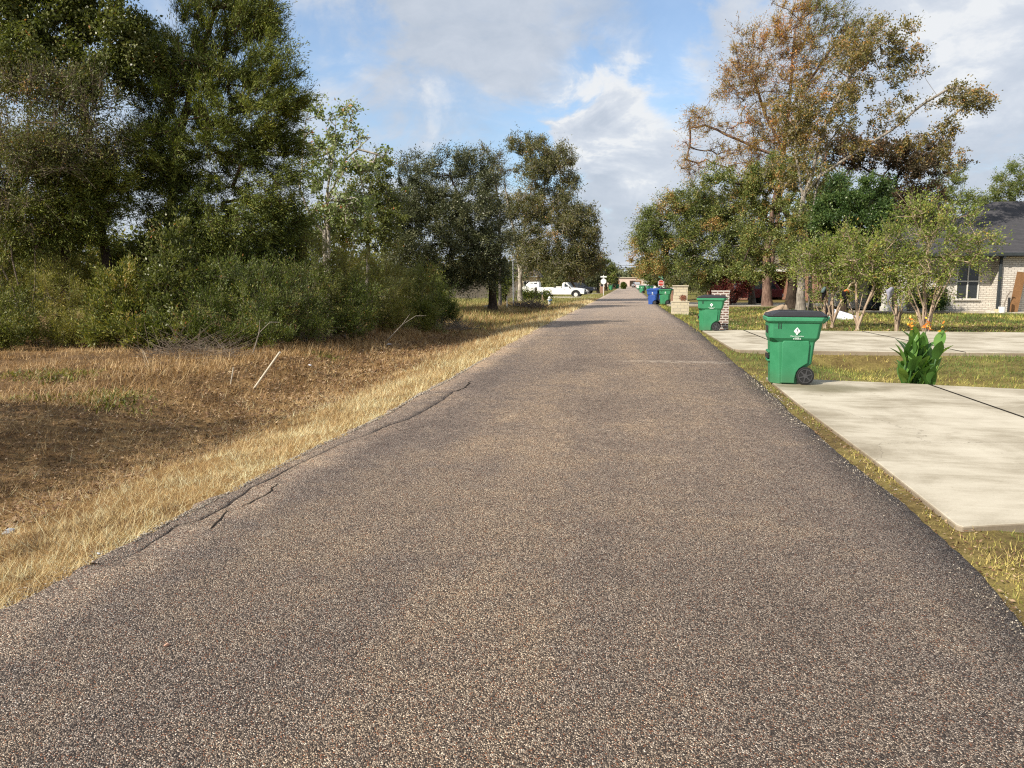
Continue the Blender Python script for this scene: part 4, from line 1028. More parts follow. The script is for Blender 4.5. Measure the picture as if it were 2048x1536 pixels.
def brushpile(name, label, c, rx, rz, n, seed, m_='twig_bark', L0=.6, rr=.008):
    rg = random.Random(seed); A = []; B = []
    for _ in range(n):
        a = rg.uniform(0, 6.28); q = rg.random() ** .5
        p = np.array([c[0] + rx * q * math.cos(a), c[1] + rx * .7 * q * math.sin(a), c[2] + rg.random() * rz * (1 - q)])
        dd = np.array([rg.uniform(-1, 1), rg.uniform(-1, 1), rg.uniform(-.1, .6)]); dd /= np.linalg.norm(dd)
        A.append(p); B.append(p + dd * L0 * rg.uniform(.5, 1.4))
    A = np.array(A); B = np.array(B)
    for q in (A, B): q[:, 2] = np.maximum(q[:, 2], c[2] + .01)
    V, f = tubes('x', A, B, np.full(n, rr), np.full(n, rr * .4), 4, m_, None)
    o = npmesh(name, V - np.array(c), f, m_); o.location = c; return tag(o, label, 'brush pile')
p = GH(1055, 617); brushpile('brush_pile', 'heap of dead branches on the meadow left of the fire hydrant', tuple(p), 1.1, .55, 420, 1, 'twig_bark', .8, .02)
p = GH(385, 712); brushpile('brush_pile', 'tangle of dry reddish twigs at the foot of the roadside brush', tuple(p), 1.3, .45, 240, 2, 'twig_bark', .8, .005)
p = GH(940, 668); brushpile('brush_pile', 'low reddish dead twigs where the brush ends near the road', (-7.4, 29.5, gz(-7.4, 29.5)), 1.5, .4, 300, 3, 'twig_bark', .6, .008)

for u0, v0, u1, v1, bend, lb in ((690, 655, 712, 612, -6, 'pale arched dead stem sticking out of the middle of the brush'), (770, 665, 820, 628, 8, 'pale forked dead stick near the right end of the brush'), (505, 690, 520, 640, 4, 'thin dead stem behind the leaning white pipe')):
    a = GH(u0, v0 + 20); q = At(u1, v1, a.y - .2); m_ = (a + q) / 2 + Vector((bend * .02, 0, .12))
    mb = MB(); mb.tube([Vector((0, 0, 0)), m_ - a, q - a], [.018, .014, .006], 6); mb.tube([m_ - a, (m_ - a) * .6 + (q - a) * .5 + Vector((.25, 0, .05)), (q - a) + Vector((.5, 0, -.05))], [.010, .008, .004], 5)
    o = mb.build('dead_branch', 'lichen_bark'); o.location = a; tag(o, lb, 'branch')
# ------------------------------------------------------------ vehicles
def arc(cx, cz, r, a0, a1, n=9): return [(cx + r * math.cos(R(a0 + (a1 - a0) * i / n)), cz + r * math.sin(R(a0 + (a1 - a0) * i / n))) for i in range(n + 1)]
def vehicle(name, label, cat, paint, kind, loc, rz, group='parked vehicles'):
    """nose at +x; origin on the ground under the middle"""
    r = thing(name, label, cat, loc, rz, group)
    L, Wd = {'pickup': (5.75, 1.96), 'crew': (5.4, 1.85), 'suv': (4.7, 1.85)}[kind]
    h = L / 2; wr = .40 if kind != 'suv' else .35; xf, xr = h - 1.0, -h + 1.25
    zb = .48; belt = 1.12 if kind != 'suv' else 1.02
    low = [(-h, zb)] + arc(xr, wr, wr + .09, 168, 12) + [(xr + wr + .12, zb - .08), (xf - wr - .12, zb - .08)] + arc(xf, wr, wr + .09, 168, 12) + [(h - .02, zb - .02), (h, zb + .25)]
    if kind in ('pickup', 'crew'):
        x0 = (.20 if kind == 'pickup' else -.75)
        top = [(h - .03, 1.02), (h - .25, 1.10), (h - 1.15, belt + .08), (x0, belt + .08), (x0, belt), (-h, belt)]
        cabp = [(h - 1.50, belt + .06), (h - 2.12, 1.80), (x0 + .20, 1.84), (x0 + .02, 1.70), (x0 + .0, belt + .06)]
        wins = [[(h - 1.62, belt + .12), (h - 2.16, 1.70), (h - 2.62 if kind == 'crew' else x0 + .28, 1.72), (h - 2.62 if kind == 'crew' else x0 + .28, belt + .12)]]
        if kind == 'crew': wins.append([(h - 2.74, belt + .12), (h - 2.74, 1.72), (x0 + .28, 1.70), (x0 + .20, belt + .12)])
        seams = [x0 + .14, h - 1.55] + ([h - 2.68] if kind == 'crew' else [])
    else:
        x0 = -h + .05
        top = [(h - .03, .86), (h - .3, .97), (h - 1.2, belt), (-h + .03, belt)]
        cabp = [(h - 1.15, belt - .02), (h - 1.85, 1.62), (-h + .55, 1.66), (-h + .08, belt - .02)]
        wins = [[(h - 1.35, belt + .05), (h - 1.92, 1.53), (h - 2.55, 1.56), (h - 2.55, belt + .05)], [(h - 2.65, belt + .05), (h - 2.65, 1.56), (-h + .75, 1.56), (-h + .40, belt + .05)]]
        seams = [h - 1.4, h - 2.6, h - 3.5]
    b = MB(); b.prism(low + top, -Wd / 2, Wd / 2)
    body = b.build('body', paint, r, bevel=.05, seg=3)
    b = MB(); b.loft([[(x, -Wd / 2 + .10, z) if i in (0, len(cabp) - 1) else (x, -Wd / 2 + .20, z) for i, (x, z) in enumerate(cabp)],
                      [(x, Wd / 2 - .10, z) if i in (0, len(cabp) - 1) else (x, Wd / 2 - .20, z) for i, (x, z) in enumerate(cabp)]])
    b.build('cab', paint, r, bevel=.04, seg=3)
    for sg in (-1, 1):
        for wpl in wins:
            g = MB(); z0 = min(z for _, z in wpl); z1 = max(z for _, z in wpl)
            f = lambda z: Wd / 2 - .10 - .10 * (z - belt) / .65
            g.loft([[(x, sg * (f(z) - .03), z) for x, z in wpl], [(x, sg * (f(z) + .006), z) for x, z in wpl]]); g.build('side_window', 'car_glass', r)
        g = MB()
        for sx_ in seams: g.box((sx_, sg * (Wd / 2 + .001), (zb + belt) / 2), (.015, .004, belt - zb - .05))
        g.box((seams[0] + .18, sg * (Wd / 2 + .012), belt - .16), (.16, .02, .035)); g.build('door', 'trim_dark', r)
        g = MB(); g.box((h - 1.75 if kind != 'suv' else h - 1.5, sg * (Wd / 2 + .08), belt + .16), (.12, .16, .18)); g.build('mirror', 'trim_dark', r, bevel=.02)
        for xx in (xf, xr):
            wv = MB(); wv.disc((xx, sg * (Wd / 2 - .14), wr), 'y', wr, .24, 28); wo = wv.build('wheel', 'rubber', r, bevel=.03)
            g = MB(); g.disc((xx, sg * (Wd / 2 - .012), wr), 'y', wr * .58, .03, 20); g.build('rim', 'chrome' if kind != 'pickup' else 'trim_white', wo, bevel=.01)
            g = MB(); g.disc((xx, sg * (Wd / 2 - .24), wr + .03), 'y', wr + .075, .40, 24); g.build('wheel_well', 'rubber', r)
        g = MB(); g.box((h - .02, sg * (Wd / 2 - .22), .88 if kind != 'suv' else .78), (.10, .36, .20)); g.build('headlight', 'lamp_glass', r, bevel=.02)
        g = MB(); g.box((-h + .0, sg * (Wd / 2 - .10), .92), (.06, .16, .30)); g.build('tail_light', 'sign_red', r)
    # windscreen
    (xa, za), (xb, zb2) = cabp[0], cabp[1]
    g = MB(); dx, dz = xb - xa, zb2 - za; nrm = Vector((dz, 0, -dx)).normalized()
    pa = Vector((xa + dx * .12, 0, za + dz * .12)); pb = Vector((xa + dx * .9, 0, za + dz * .9))
    qs = [pa + Vector((0, -Wd / 2 + .2, 0)), pa + Vector((0, Wd / 2 - .2, 0)), pb + Vector((0, Wd / 2 - .28, 0)), pb + Vector((0, -Wd / 2 + .28, 0))]
    g.loft([[q_ - nrm * .01 for q_ in qs], [q_ + nrm * .012 for q_ in qs]]); g.build('windscreen', 'car_glass', r)
    g = MB(); g.box((h + .04, 0, .56), (.16, Wd - .06, .26)); g.build('bumper', 'trim_dark' if kind != 'crew' else paint, r, bevel=.03)
    g = MB(); g.box((-h - .03, 0, .58), (.12, Wd - .1, .2)); g.build('bumper', 'chrome', r, bevel=.03)
    g = MB(); g.box((h - .005, 0, .88), (.05, Wd - .85, .22)); g.build('grille', 'trim_dark', r)
    if kind == 'pickup':
        g = MB(); g.box((x0 - .42, 0, belt + .12), (.62, Wd - .2, .22)); g.build('tool_box', 'trim_white', r, bevel=.02)
        for sg in (-1, 1):
            g = MB(); g.loft([[(x, sg * (Wd / 2 - .02), z) for x, z in arc(xf, wr, wr + .10, 180, 0) + arc(xf, wr, wr + .17, 0, 180)], [(x, sg * (Wd / 2 + .03), z) for x, z in arc(xf, wr, wr + .10, 180, 0) + arc(xf, wr, wr + .17, 0, 180)]])
            g.build('fender_flare', 'trim_dark', r)
    return r
yv = 93.0; xa = (At(1080, 590, yv).x + At(1166, 590, yv).x) / 2
vehicle('pickup_truck', 'white single cab work pickup with black fender flares, nose toward the road', 'pickup truck', 'white_paint', 'pickup', (xa, yv, gz(xa, yv) - .02), R(-4))
yv = 101.0; xa = At(1078, 590, yv).x - 0.6
vehicle('pickup_truck', 'white crew cab pickup parked behind the single cab pickup, nose to the left', 'pickup truck', 'white_paint', 'crew', (xa, yv, gz(xa, yv) + .05), R(176))
yv = 118.0; xa = At(1160, 590, yv).x
vehicle('parked_car', 'dark blue car behind the nose of the white work pickup', 'car', 'dark_paint', 'suv', (xa, yv, -.13), R(-10))
yv = 150.0; xa = At(1296, 575, yv).x
vehicle('pickup_truck', 'small white pickup far down the right side behind the green carts', 'pickup truck', 'white_paint', 'crew', (xa + .5, yv, -.05), R(8))
yv = 230.0; xa = At(1272, 575, yv).x
vehicle('parked_car', 'tiny dark car at the far end of the street', 'car', 'silver_paint', 'suv', (xa, yv, -.05), R(100))
yv = 60.5; xa = At(1478, 600, yv).x
vehicle('parked_car', 'dark red car parked in the shade behind the big tree trunks', 'car', 'maroon_paint', 'suv', (xa + .6, yv, .022), R(188))

# ------------------------------------------------------------ houses
def hip_roof(mb, x0, x1, y0, y1, z0, h_, ov=.45, th=.16):
    X0, X1, Y0, Y1 = x0 - ov, x1 + ov, y0 - ov, y1 + ov; s_ = (Y1 - Y0) / 2
    if (X1 - X0) < (Y1 - Y0): s_ = (X1 - X0) / 2
    e = [(X0, Y0), (X1, Y0), (X1, Y1), (X0, Y1)]
    rd = [(X0 + s_, (Y0 + Y1) / 2, z0 + h_), (X1 - s_, (Y0 + Y1) / 2, z0 + h_)] if (X1 - X0) >= (Y1 - Y0) else [((X0 + X1) / 2, Y0 + s_, z0 + h_), ((X0 + X1) / 2, Y1 - s_, z0 + h_)]
    vs = [(x, y, z0 - th) for x, y in e] + [(x, y, z0) for x, y in e] + rd
    fs = [(0, 1, 5, 4), (1, 2, 6, 5), (2, 3, 7, 6), (3, 0, 4, 7), (3, 2, 1, 0)]
    if (X1 - X0) >= (Y1 - Y0): fs += [(4, 5, 9, 8), (5, 6, 9), (6, 7, 8, 9), (7, 4, 8)]
    else: fs += [(4, 5, 8), (5, 6, 9, 8), (6, 7, 9), (7, 4, 8, 9)]
    mb.add(vs, fs)
def window(r, x, y, z, w_, h_, frame='trim_white', pane='window_glass', bars=1):
    f = MB(); t_ = .06
    for zz in (z - h_ / 2, z + h_ / 2, z): f.box((x, y, zz), (w_, .06, t_))
    for xx in [x - w_ / 2 + t_ / 2, x + w_ / 2 - t_ / 2] + [x] * bars: f.box((xx, y - .002, z), (t_, .06, h_ - t_ * 0.9))
    fo = f.build('window', frame, r)
    g = MB(); g.box((x, y + .028, z), (w_ - .04, .03, h_ - .04)); g.build('pane', pane, fo)
# white brick house, right edge
hy = 45.0
hx0 = At(1835, 600, hy).x; hx1 = hx0 + 22; hz = .02
r = thing('brick_house', 'whitewashed brick house with a dark hip roof at the right edge', 'house', (hx0, hy, hz))
w1 = At(1980, 600, hy - .0).x - hx0
b = MB(); b.box((w1 / 2, 5, 1.5), (w1, 10, 3.0)); b.box((w1 + 8.0, 4.2, 1.5), (16, 10.2, 3.0)); b.box((-1.1, 6.6, 1.5), (2.2, 7.0, 3.0)); b.build('wall', 'white_brick', r)
b = MB(); hip_roof(b, 0, w1 + 14, -.9, 9.5, 3.05, 3.15); hip_roof(b, -2.4, 2, -.2, 10.5, 3.02, 1.9); b.build('roof', 'dark_shingle', r)
b = MB(); b.box(((w1 + 14) / 2, -1.38, 3.0), (w1 + 15.0, .10, .17)); b.build('gutter', 'trim_dark', r, bevel=.02)
b = MB(); b.box((w1 - .03, -.98, 1.42), (.13, .13, 2.85)); b.box((w1 - .03, -1.16, 2.88), (.13, .45, .12)); b.build('downspout', 'trim_dark', r, bevel=.02)
wx_ = At(1932, 600, hy).x - hx0
window(r, wx_, -.03, 1.62, 1.15, 1.9)
b = MB(); b.box((wx_, -.05, .62), (1.35, .12, .07)); b.build('sill', 'white_brick', r)
for pxx in (1772, 1800):
    cx = At(pxx, 600, hy).x - hx0; b = MB(); b.box((cx, -.1, 1.45), (.42, .42, 2.9)); b.box((cx, -.1, .12), (.52, .52, .24)); b.box((cx, -.1, 2.8), (.52, .52, .16)); b.build('porch_column', 'trim_white', r, bevel=.02)
b = MB(); b.box((-1.2, 3.05, 1.1), (1.0, .1, 2.15)); b.build('door', 'trim_dark', r)
# board, bucket, pipe, hose, scraps by the wall
bx = At(2035, 600, 43.6)
mb = MB(); mb.box((0, 0, 1.05), (.42, .05, 2.15), 0, (R(7), 'Y')); o = mb.build('wooden_board', 'brown_wood'); o.location = (bx.x, 43.7, gz(bx.x, 43.7)); tag(o, 'tall brown wooden board leaning on the white brick wall', 'board')
q = At(2004, 617, 42.9); mb = MB(); mb.disc((0, 0, .17), 'z', .14, .34, 16, .17); o = mb.build('bucket', 'sign_white'); o.location = (q.x, 42.9, gz(q.x, 42.9)); tag(o, 'white bucket on the grass before the white brick wall', 'bucket')
q = At(1994, 617, 43.0); mb = MB(); mb.disc((0, 0, .11), 'z', .10, .22, 16, .12); o = mb.build('flower_pot', 'cream_wall'); o.location = (q.x, 43.0, gz(q.x, 43)); tag(o, 'small tan pot just left of the white bucket', 'pot')
q = At(1981, 620, 43.0); mb = MB(); mb.box((0, 0, .04), (.42, .2, .08)); o = mb.build('paver', 'trim_white', None, bevel=.02); o.location = (q.x, 43.0, gz(q.x, 43)); tag(o, 'flat white block lying below the downspout', 'block')
q = At(2031, 600, 43.3); mb = MB(); mb.disc((0, 0, .35), 'z', .06, .95, 10); o = mb.build('vent_pipe', 'black_plastic'); o.location = (q.x - .3, 43.3, gz(q.x, 43.3)); tag(o, 'short black pipe standing left of the leaning brown board', 'pipe')
q = At(2010, 600, 43.4); mb = MB(); mb.tube([(0, 0, 0), (-.02, 0, .5), (.12, 0, .95), (.22, 0, 1.12), (.30, -.02, 1.1)], .03, 6); o = mb.build('hose_stand', 'weathered_wood'); o.location = (q.x, 43.4, gz(q.x, 43.4)); tag(o, 'thin curved hose stand beside the white bucket', 'hose stand')
# orange brick house further back
hy2 = 66.0; xa = At(1628, 600, hy2).x; xb = At(1775, 600, hy2).x
r = thing('brick_house', 'orange brick house seen between the crepe myrtle stems', 'house', (xa, hy2, .02))
b = MB(); b.box(((xb - xa) / 2 + 2, 5, 1.35), (xb - xa + 4, 10, 2.7)); b.build('wall', 'orange_brick', r)
b = MB(); hip_roof(b, 0, xb - xa + 4, 0, 10, 2.75, 2.2); b.build('roof', 'brown_shingle', r)
window(r, At(1721, 600, hy2).x - xa, -.03, 1.2, 1.1, 1.35); window(r, At(1752, 600, hy2).x - xa, -.03, 1.2, .9, 1.35)
b = MB(); b.box((At(1700, 600, hy2).x - xa, -.02, 1.05), (.95, .08, 2.1)); b.build('door', 'brown_wood', r)
# house with the garage behind the big trunks
hy3 = 72.0; xa = At(1440, 600, hy3).x; xb = At(1600, 600, hy3).x
r = thing('garage_house', 'brown roofed house with a dark open garage behind the big trunks', 'house', (xa, hy3, .02))
b = MB(); b.box((1.2, 6, 1.3), (2.4, 12, 2.6)); b.box((xb - xa - .6, 6, 1.3), (1.2, 12, 2.6)); b.box(((xb - xa) / 2, 9, 1.3), (xb - xa - 1.0, 6, 2.6)); b.box(((xb - xa) / 2, .15, 2.42), (xb - xa - 2, .3, .36)); b.build('wall', 'orange_brick', r)
b = MB(); hip_roof(b, 0, xb - xa, 0, 12, 2.65, 2.6); b.build('roof', 'brown_shingle', r)
b = MB(); b.box(((xb - xa) / 2, -.5, 2.60), (xb - xa + 1, .06, .2)); b.build('fascia', 'trim_white', r)
# house far left behind the crew cab
hy4 = 122.0; xa = At(1030, 600, hy4).x; xb = At(1069, 600, hy4).x
r = thing('house', 'small cream walled house with a grey brown roof behind the crew cab pickup', 'house', (xa, hy4, -.15))
b = MB(); b.box(((xb - xa) / 2, 4, 1.3), (xb - xa, 8, 2.6)); b.build('wall', 'cream_wall', r)
b = MB(); hip_roof(b, 0, xb - xa, 0, 8, 2.65, 3.2, .5); b.build('roof', 'brown_shingle', r)
b = MB(); b.box(((xb - xa) / 2, -.52, 2.6), (xb - xa + 1, .06, .2)); b.build('fascia', 'trim_white', r)
window(r, (xb - xa) * .6, -.03, 1.3, 1.0, 1.2)
# long pale building that closes the street
hy5 = 285.0; xa = At(1190, 570, hy5).x; xb = At(1335, 570, hy5).x
r = thing('building', 'long pale pink walled building closing the far end of the street', 'building', (xa, hy5, -.1))
b = MB(); b.box(((xb - xa) / 2, 8, 1.6), (xb - xa, 16, 3.2)); b.build('wall', 'pink_wall', r)
b = MB(); b.box(((xb - xa) / 2, 8, 3.3), (xb - xa + .8, 16.8, .25)); b.build('roof', 'stone_cap', r)
for k, fx in enumerate((.30, .52, .60, .72)):
    b = MB(); b.box(((xb - xa) * fx, -.03, 1.1), (2.0, .1, 2.2)); b.build('door', ('brown_wood', 'dark_bark', 'brown_wood', 'trim_white')[k], r)
# fences
def fence(name, label, a, b_, h_, m_):
    a = Vector((a[0], a[1], 0)); b_ = Vector((b_[0], b_[1], 0)); n = int((b_ - a).length / .16); rgx = random.Random(int(a.x * 7) + 3)
    r = thing(name, label, 'fence', (a.x, a.y, gz(a.x, a.y))); ang = math.atan2(b_.y - a.y, b_.x - a.x); dd = (b_ - a) / n
    q = MB()
    for i in range(n): c = dd * (i + .5); q.box((c.x, c.y, h_ / 2 + rgx.uniform(-.015, .015)), (.145, .022, h_), ang)
    q.build('boards', m_, r)
    for i in range(0, n + 1, 15):
        q = MB(); c = dd * i; q.box((c.x, c.y + .06, h_ / 2), (.09, .09, h_ + .05), ang); q.build('post', m_, r)
    return r
fence('wooden_fence', 'grey board fence at the back of the left meadow', (At(860, 600, 74).x, 74), (At(1045, 600, 78).x, 78), 1.8, 'weathered_wood')
fence('wooden_fence', 'grey board fence between the brick houses on the right', (At(1585, 600, 70).x, 70), (At(1645, 600, 69).x, 69), 1.9, 'weathered_wood')
fence('wooden_fence', 'grey board fence behind the thicket at the far left', (-75, 58), (-36, 64), 1.8, 'weathered_wood')
# power line across the far end
def wpole(x, y, label):
    r = thing('utility_pole', label, 'utility pole', (x, y, -.1)); b = MB(); b.tube([(0, 0, 0), (0, 0, 9)], [.16, .11], 10); b.build('pole', 'weathered_wood', r)
    b = MB(); b.box((0, 0, 8.3), (.12, 2.2, .12)); b.build('crossarm', 'weathered_wood', r)
wpole(-19, 236, 'wooden utility pole among the trees left of the far street end')
wpole(19, 236, 'wooden utility pole among the trees right of the far street end')
for k, zz in enumerate((At(1260, 538.5, 236).z, At(1260, 535.5, 236).z, At(1260, 531, 236).z)):
    mb = MB(); mb.tube([(-19 + 38 * i / 12, 236 + (k - 1) * .5, zz - .35 * (1 - ((i - 6) / 6) ** 2) + .35) for i in range(13)], (.10, .07, .045)[k], 5)
    o = mb.build('power_cable', 'wire_black'); tag(o, ('lowest and thickest dark cable crossing the far street', 'middle dark cable crossing the far street', 'topmost thin cable crossing the far street')[k], 'cable', 'cables across the far street')

# ------------------------------------------------------------ yard decorations
def cloth(name, label, cat, pts, rings, m_, seed, m2=None, loc=(0, 0, 0)):
    """draped cloth: lofted rings (z, rx, ry, cx, cy) with folds"""
    rgx = random.Random(seed); mb = MB(); n = 18; rr = []
    ph = [rgx.uniform(0, 6.28) for _ in range(4)]
    for (z, rx, ry_, cx, cy) in rings:
        ring = []
        for k in range(n):
            a = 2 * math.pi * k / n; f = 1 + .22 * math.sin(3 * a + ph[0] + z) + .14 * math.sin(7 * a + ph[1] - z * 2) + .1 * rgx.uniform(-1, 1)
            ring.append((cx + rx * f * math.cos(a), cy + ry_ * f * math.sin(a), z + .04 * math.sin(5 * a + ph[2])))
        rr.append(ring)
    mb.loft(rr); o = mb.build(name, m_, None, smooth=True); o.location = loc; return tag(o, label, cat)
GD = 'fabric decorations hung in the crepe myrtles'
q = At(1690, 590, 27.6); o = cloth('hanging_cloth', 'black fabric figure with an orange top hung among the myrtle stems', 'decoration', 0, [(-.42, .03, .03, .18, 0), (-.25, .10, .06, .12, 0), (0, .22, .10, .02, 0), (.16, .24, .10, 0, 0), (.24, .12, .08, 0, 0)], 'black_fabric', 1, loc=q); o['group'] = GD; o.scale = (.58, .58, .60); o.rotation_euler = (.15, .25, .4)
c = MB(); c.loft([octa(-.20, .20, .16, .05, .19), octa(-.12, .14, .14, .05, .27), octa(-.04, .06, .06, .02, .34)]); c.build('hood', 'orange_fabric', o, smooth=True)
q = At(1647, 588, 28.6); o = cloth('hanging_cloth', 'teal and black ragged cloth hung on the leftmost myrtle', 'decoration', 0, [(-.38, .03, .03, .06, 0), (-.2, .08, .05, .06, 0), (.05, .13, .08, .02, 0), (.3, .10, .06, -.04, 0), (.38, .04, .04, -.05, 0)], 'black_fabric', 2, loc=q); o['group'] = GD; o.scale = (.58, .58, .60); o.rotation_euler = (.15, .25, .4)
c = MB(); c.loft([octa(-.20, -.04, .2, .04, .05), octa(-.18, 0, .2, .04, .25), octa(-.12, 0.0, .1, .02, .42)]); c.build('scarf', 'teal_fabric', o, smooth=True)
q = At(1778, 588, 27.0); o = cloth('hanging_cloth', 'grey ghost cloth hung on the right hand myrtles', 'decoration', 0, [(-.42, .03, .03, .1, 0), (-.15, .10, .06, .08, 0), (.1, .22, .09, -.02, 0), (.3, .12, .07, .04, 0), (.38, .05, .04, .06, 0)], 'grey_fabric', 3, loc=q); o['group'] = GD; o.scale = (.58, .58, .60); o.rotation_euler = (.15, .25, .4)
p = Vector((At(1557, 615, 33).x, 33, 0)); p.z = gz(p.x, p.y)
q0 = At(1552, 613, 40.0); z0 = gz(q0.x, 40.0)
cloth('tarp', 'tan crumpled cloth lying on the lawn behind the nearest cart', 'cloth', 0, [(0, .85, .40, 0, 0), (.22, .75, .36, .03, 0), (.42, .50, .24, .18, 0), (.60, .24, .16, .38, 0), (.66, .10, .08, .45, 0)], 'tan_fabric', 4, loc=(q0.x, 40.0, z0)).scale = (.8, .8, .85)
q0 = At(1672, 612, 36.0); z0 = gz(q0.x, 36.0)
o = cloth('deflated_inflatable', 'collapsed white yard inflatable with a black end behind the myrtles', 'decoration', 0, [(0, .85, .35, .1, 0), (.12, .80, .33, .15, 0), (.30, .45, .22, -.1, 0), (.42, .15, .10, -.2, 0)], 'white_fabric', 5, loc=(q0.x, 36.0, z0))
c = MB(); c.loft([octa(-.78, -.10, .6, .1, .24), octa(-.72, -.10, .5, .1, .46), octa(-.5, -.25, .3, .1, .56)]); c.build('dark_end', 'black_fabric', o, smooth=True)

# ------------------------------------------------------------ canna lily
def canna(x, y, H_):
    z = gz(x, y); r = thing('canna_plant', 'canna lily with broad green leaves and orange flowers in the ditch between the drives', 'flowering plant', (x, y, z))
    rgx = random.Random(8); L = MB(); tl_ = []; st = MB()
    def leaf(p, az, el, ln, wd, fold):
        n = 7; vs = []; tt = rgx.uniform(.15, .85)
        d_ = Vector((math.cos(az), math.sin(az), 0)); s_ = Vector((-math.sin(az), math.cos(az), 0)); q = Vector(p); e = el
        for i in range(n):
            t_ = i / (n - 1); w_ = wd * (math.sin(math.pi * min(1, t_ * .93 + .05)) ** .75) * (1 - .25 * t_); up = fold * w_
            fwd = d_ * math.cos(e) + Vector((0, 0, math.sin(e))); nrm = Vector((0, 0, math.cos(e))) - d_ * math.sin(e)
            vs += [q - s_ * w_ * .5 + nrm * up * .5, q, q + s_ * w_ * .5 + nrm * up * .5]
            q = q + fwd * ln / (n - 1); e -= rgx.uniform(.02, .13)
        L.add(vs, [(i * 3 + k, i * 3 + k + 1, i * 3 + k + 4, i * 3 + k + 3) for i in range(n - 1) for k in (0, 1)]); tl_.extend([tt + rgx.uniform(-.1, .1) for _ in vs])
    tops = []
    for i in range(12):
        bx_, by_ = rgx.uniform(-.22, .24), rgx.uniform(-.15, .15); h_ = H_ * rgx.uniform(.55, .80); lean = Vector((rgx.uniform(-.12, .12), rgx.uniform(-.1, .1), h_))
        st.tube([(bx_, by_, 0), (bx_ + lean.x * .5, by_ + lean.y * .5, h_ * .5), (bx_ + lean.x, by_ + lean.y, h_)], [.015, .013, .008], 7)
        tops.append(Vector((bx_, by_, 0)) + lean)
        a0 = rgx.uniform(0, 6.28)
        for k in range(5):
            f = .12 + .2 * k; base_ = Vector((bx_, by_, 0)) + lean * f
            leaf(base_, a0 + k * 2.5 + rgx.uniform(-.3, .3), R(rgx.uniform(50, 86)), rgx.uniform(.34, .50), rgx.uniform(.15, .21), rgx.uniform(.1, .45))
    o = L.build('leaves', 'canna_leaf', r, smooth=True); a = o.data.attributes.new('tint', 'FLOAT', 'POINT'); a.data.foreach_set('value', tl_)
    o = st.build('stems', 'canna_leaf', r, smooth=True)
    for (dx, hh) in ((-.13, 1.10), (.07, 1.09), (.33, 1.02)):
        s2 = MB(); s2.tube([(dx * .6, 0, .5), (dx, -.02, H_ * hh)], [.010, .006], 6); s2.build('flower_stalk', 'canna_leaf', r)
        fl = MB(); tv = []
        for k in range(22 if dx < .3 else 7):
            c = Vector((dx + rgx.gauss(0, .035), -.02 + rgx.gauss(0, .03), H_ * hh + rgx.gauss(.02, .045)))
            d_ = Vector((rgx.gauss(0, 1), rgx.gauss(0, 1), rgx.gauss(.3, 1))).normalized(); s_ = d_.cross(Vector((rgx.gauss(0, 1), rgx.gauss(0, 1), rgx.gauss(0, 1)))).normalized() * .016
            fl.add([c, c + d_ * .03 + s_, c + d_ * .065, c + d_ * .03 - s_], [(0, 1, 2, 3)]); tv += [rgx.random()] * 4
        fo = fl.build('flower', 'canna_petal', r); a = fo.data.attributes.new('tint', 'FLOAT', 'POINT'); a.data.foreach_set('value', tv)
q = At(1835, 760, 13.15); canna(q.x, 13.15, (At(1835, 652, 13.15).z - gz(q.x, 13.15)) / 1.1)

# ------------------------------------------------------------ trees on the left
GL = 'trees in the thicket on the left'
B = gbase(345, 0, 22.0)
plant('cedar_tree', 'tall dark green cedar with feathery sprays, tallest tree on the left', 'tree', B, [stem(B, (338, 480), (350, 300), (400, 120, .3), (440, -20, .5))],
      [(440, 40, 95, 70, 0), (525, 60, 62, 60, 0), (535, 150, 62, 50, -.5), (560, 215, 55, 40, -.4), (400, 170, 140, 90, 0), (320, 140, 70, 70, .3), (310, 250, 60, 60, .2), (330, 340, 70, 60, .3), (500, 260, 100, 70, -.6), (560, 300, 50, 45, -.3), (380, 310, 150, 80, -.5), (530, 380, 75, 60, -.4), (450, 430, 120, 70, -.8), (330, 440, 100, 70, -.5), (560, 450, 48, 45, 0), (420, 520, 120, 50, -1.0), (480, -60, 60, 50, 0)],
      'cedar_leaf', 'cedar_bark', n=1000, per=300, cr=.52, ll=.10, lw=.021, seed=11, tr=.22, group=GL, al=.38, jit=.26, ntw=9, flow=(.45, -.1, .55), out=1.0, flat=.0)
B = gbase(218, 0, 20.5)
plant('tallow_tree', 'tall bright green broadleaf tree filling the top left corner', 'tree', B, [stem(B, (218, 545), (204, 470), (180, 300, .3), (150, 100, .5))],
      [(110, 20, 130, 80, 0), (235, 70, 60, 60, 0), (40, 110, 110, 80, -.5), (180, 130, 90, 60, -.2), (180, -70, 140, 60, 0), (270, 110, 30, 40, .2, .6), (0, -60, 120, 70, 0)],
      'tallow_leaf', 'dark_bark', n=430, per=220, cr=.42, ll=.09, lw=.062, seed=12, tr=.20, group=GL, flow=(.3, 0, -.1), jit=.7)
B = gbase(60, 0, 19.2)
plant('elm_tree', 'sparse twiggy tree with olive and orange leaves at the left edge', 'tree', B, [stem(B, (25, 520), (10, 380), (60, 230, -.2)), stem(B, (70, 500), (120, 350), (170, 230, .2)), stem(B, (-20, 480), (-30, 380), (20, 260))],
      [(60, 200, 110, 60, 0), (170, 200, 80, 60, .2), (90, 300, 120, 70, -.3), (200, 290, 50, 50, .4), (40, 420, 90, 60, 0), (-60, 300, 80, 120, 0)],
      'brushy_leaf', 'twig_bark', n=330, per=120, cr=.55, ll=.075, lw=.034, seed=13, tr=.045, group=GL, jit=.6, ntw=9, rmin=.008, tintf=lambda p: .28 * (vnoise(p[:, 0], p[:, 2], 1.1, 60) > .66) - .06)
B = gbase(120, 0, 20.0)
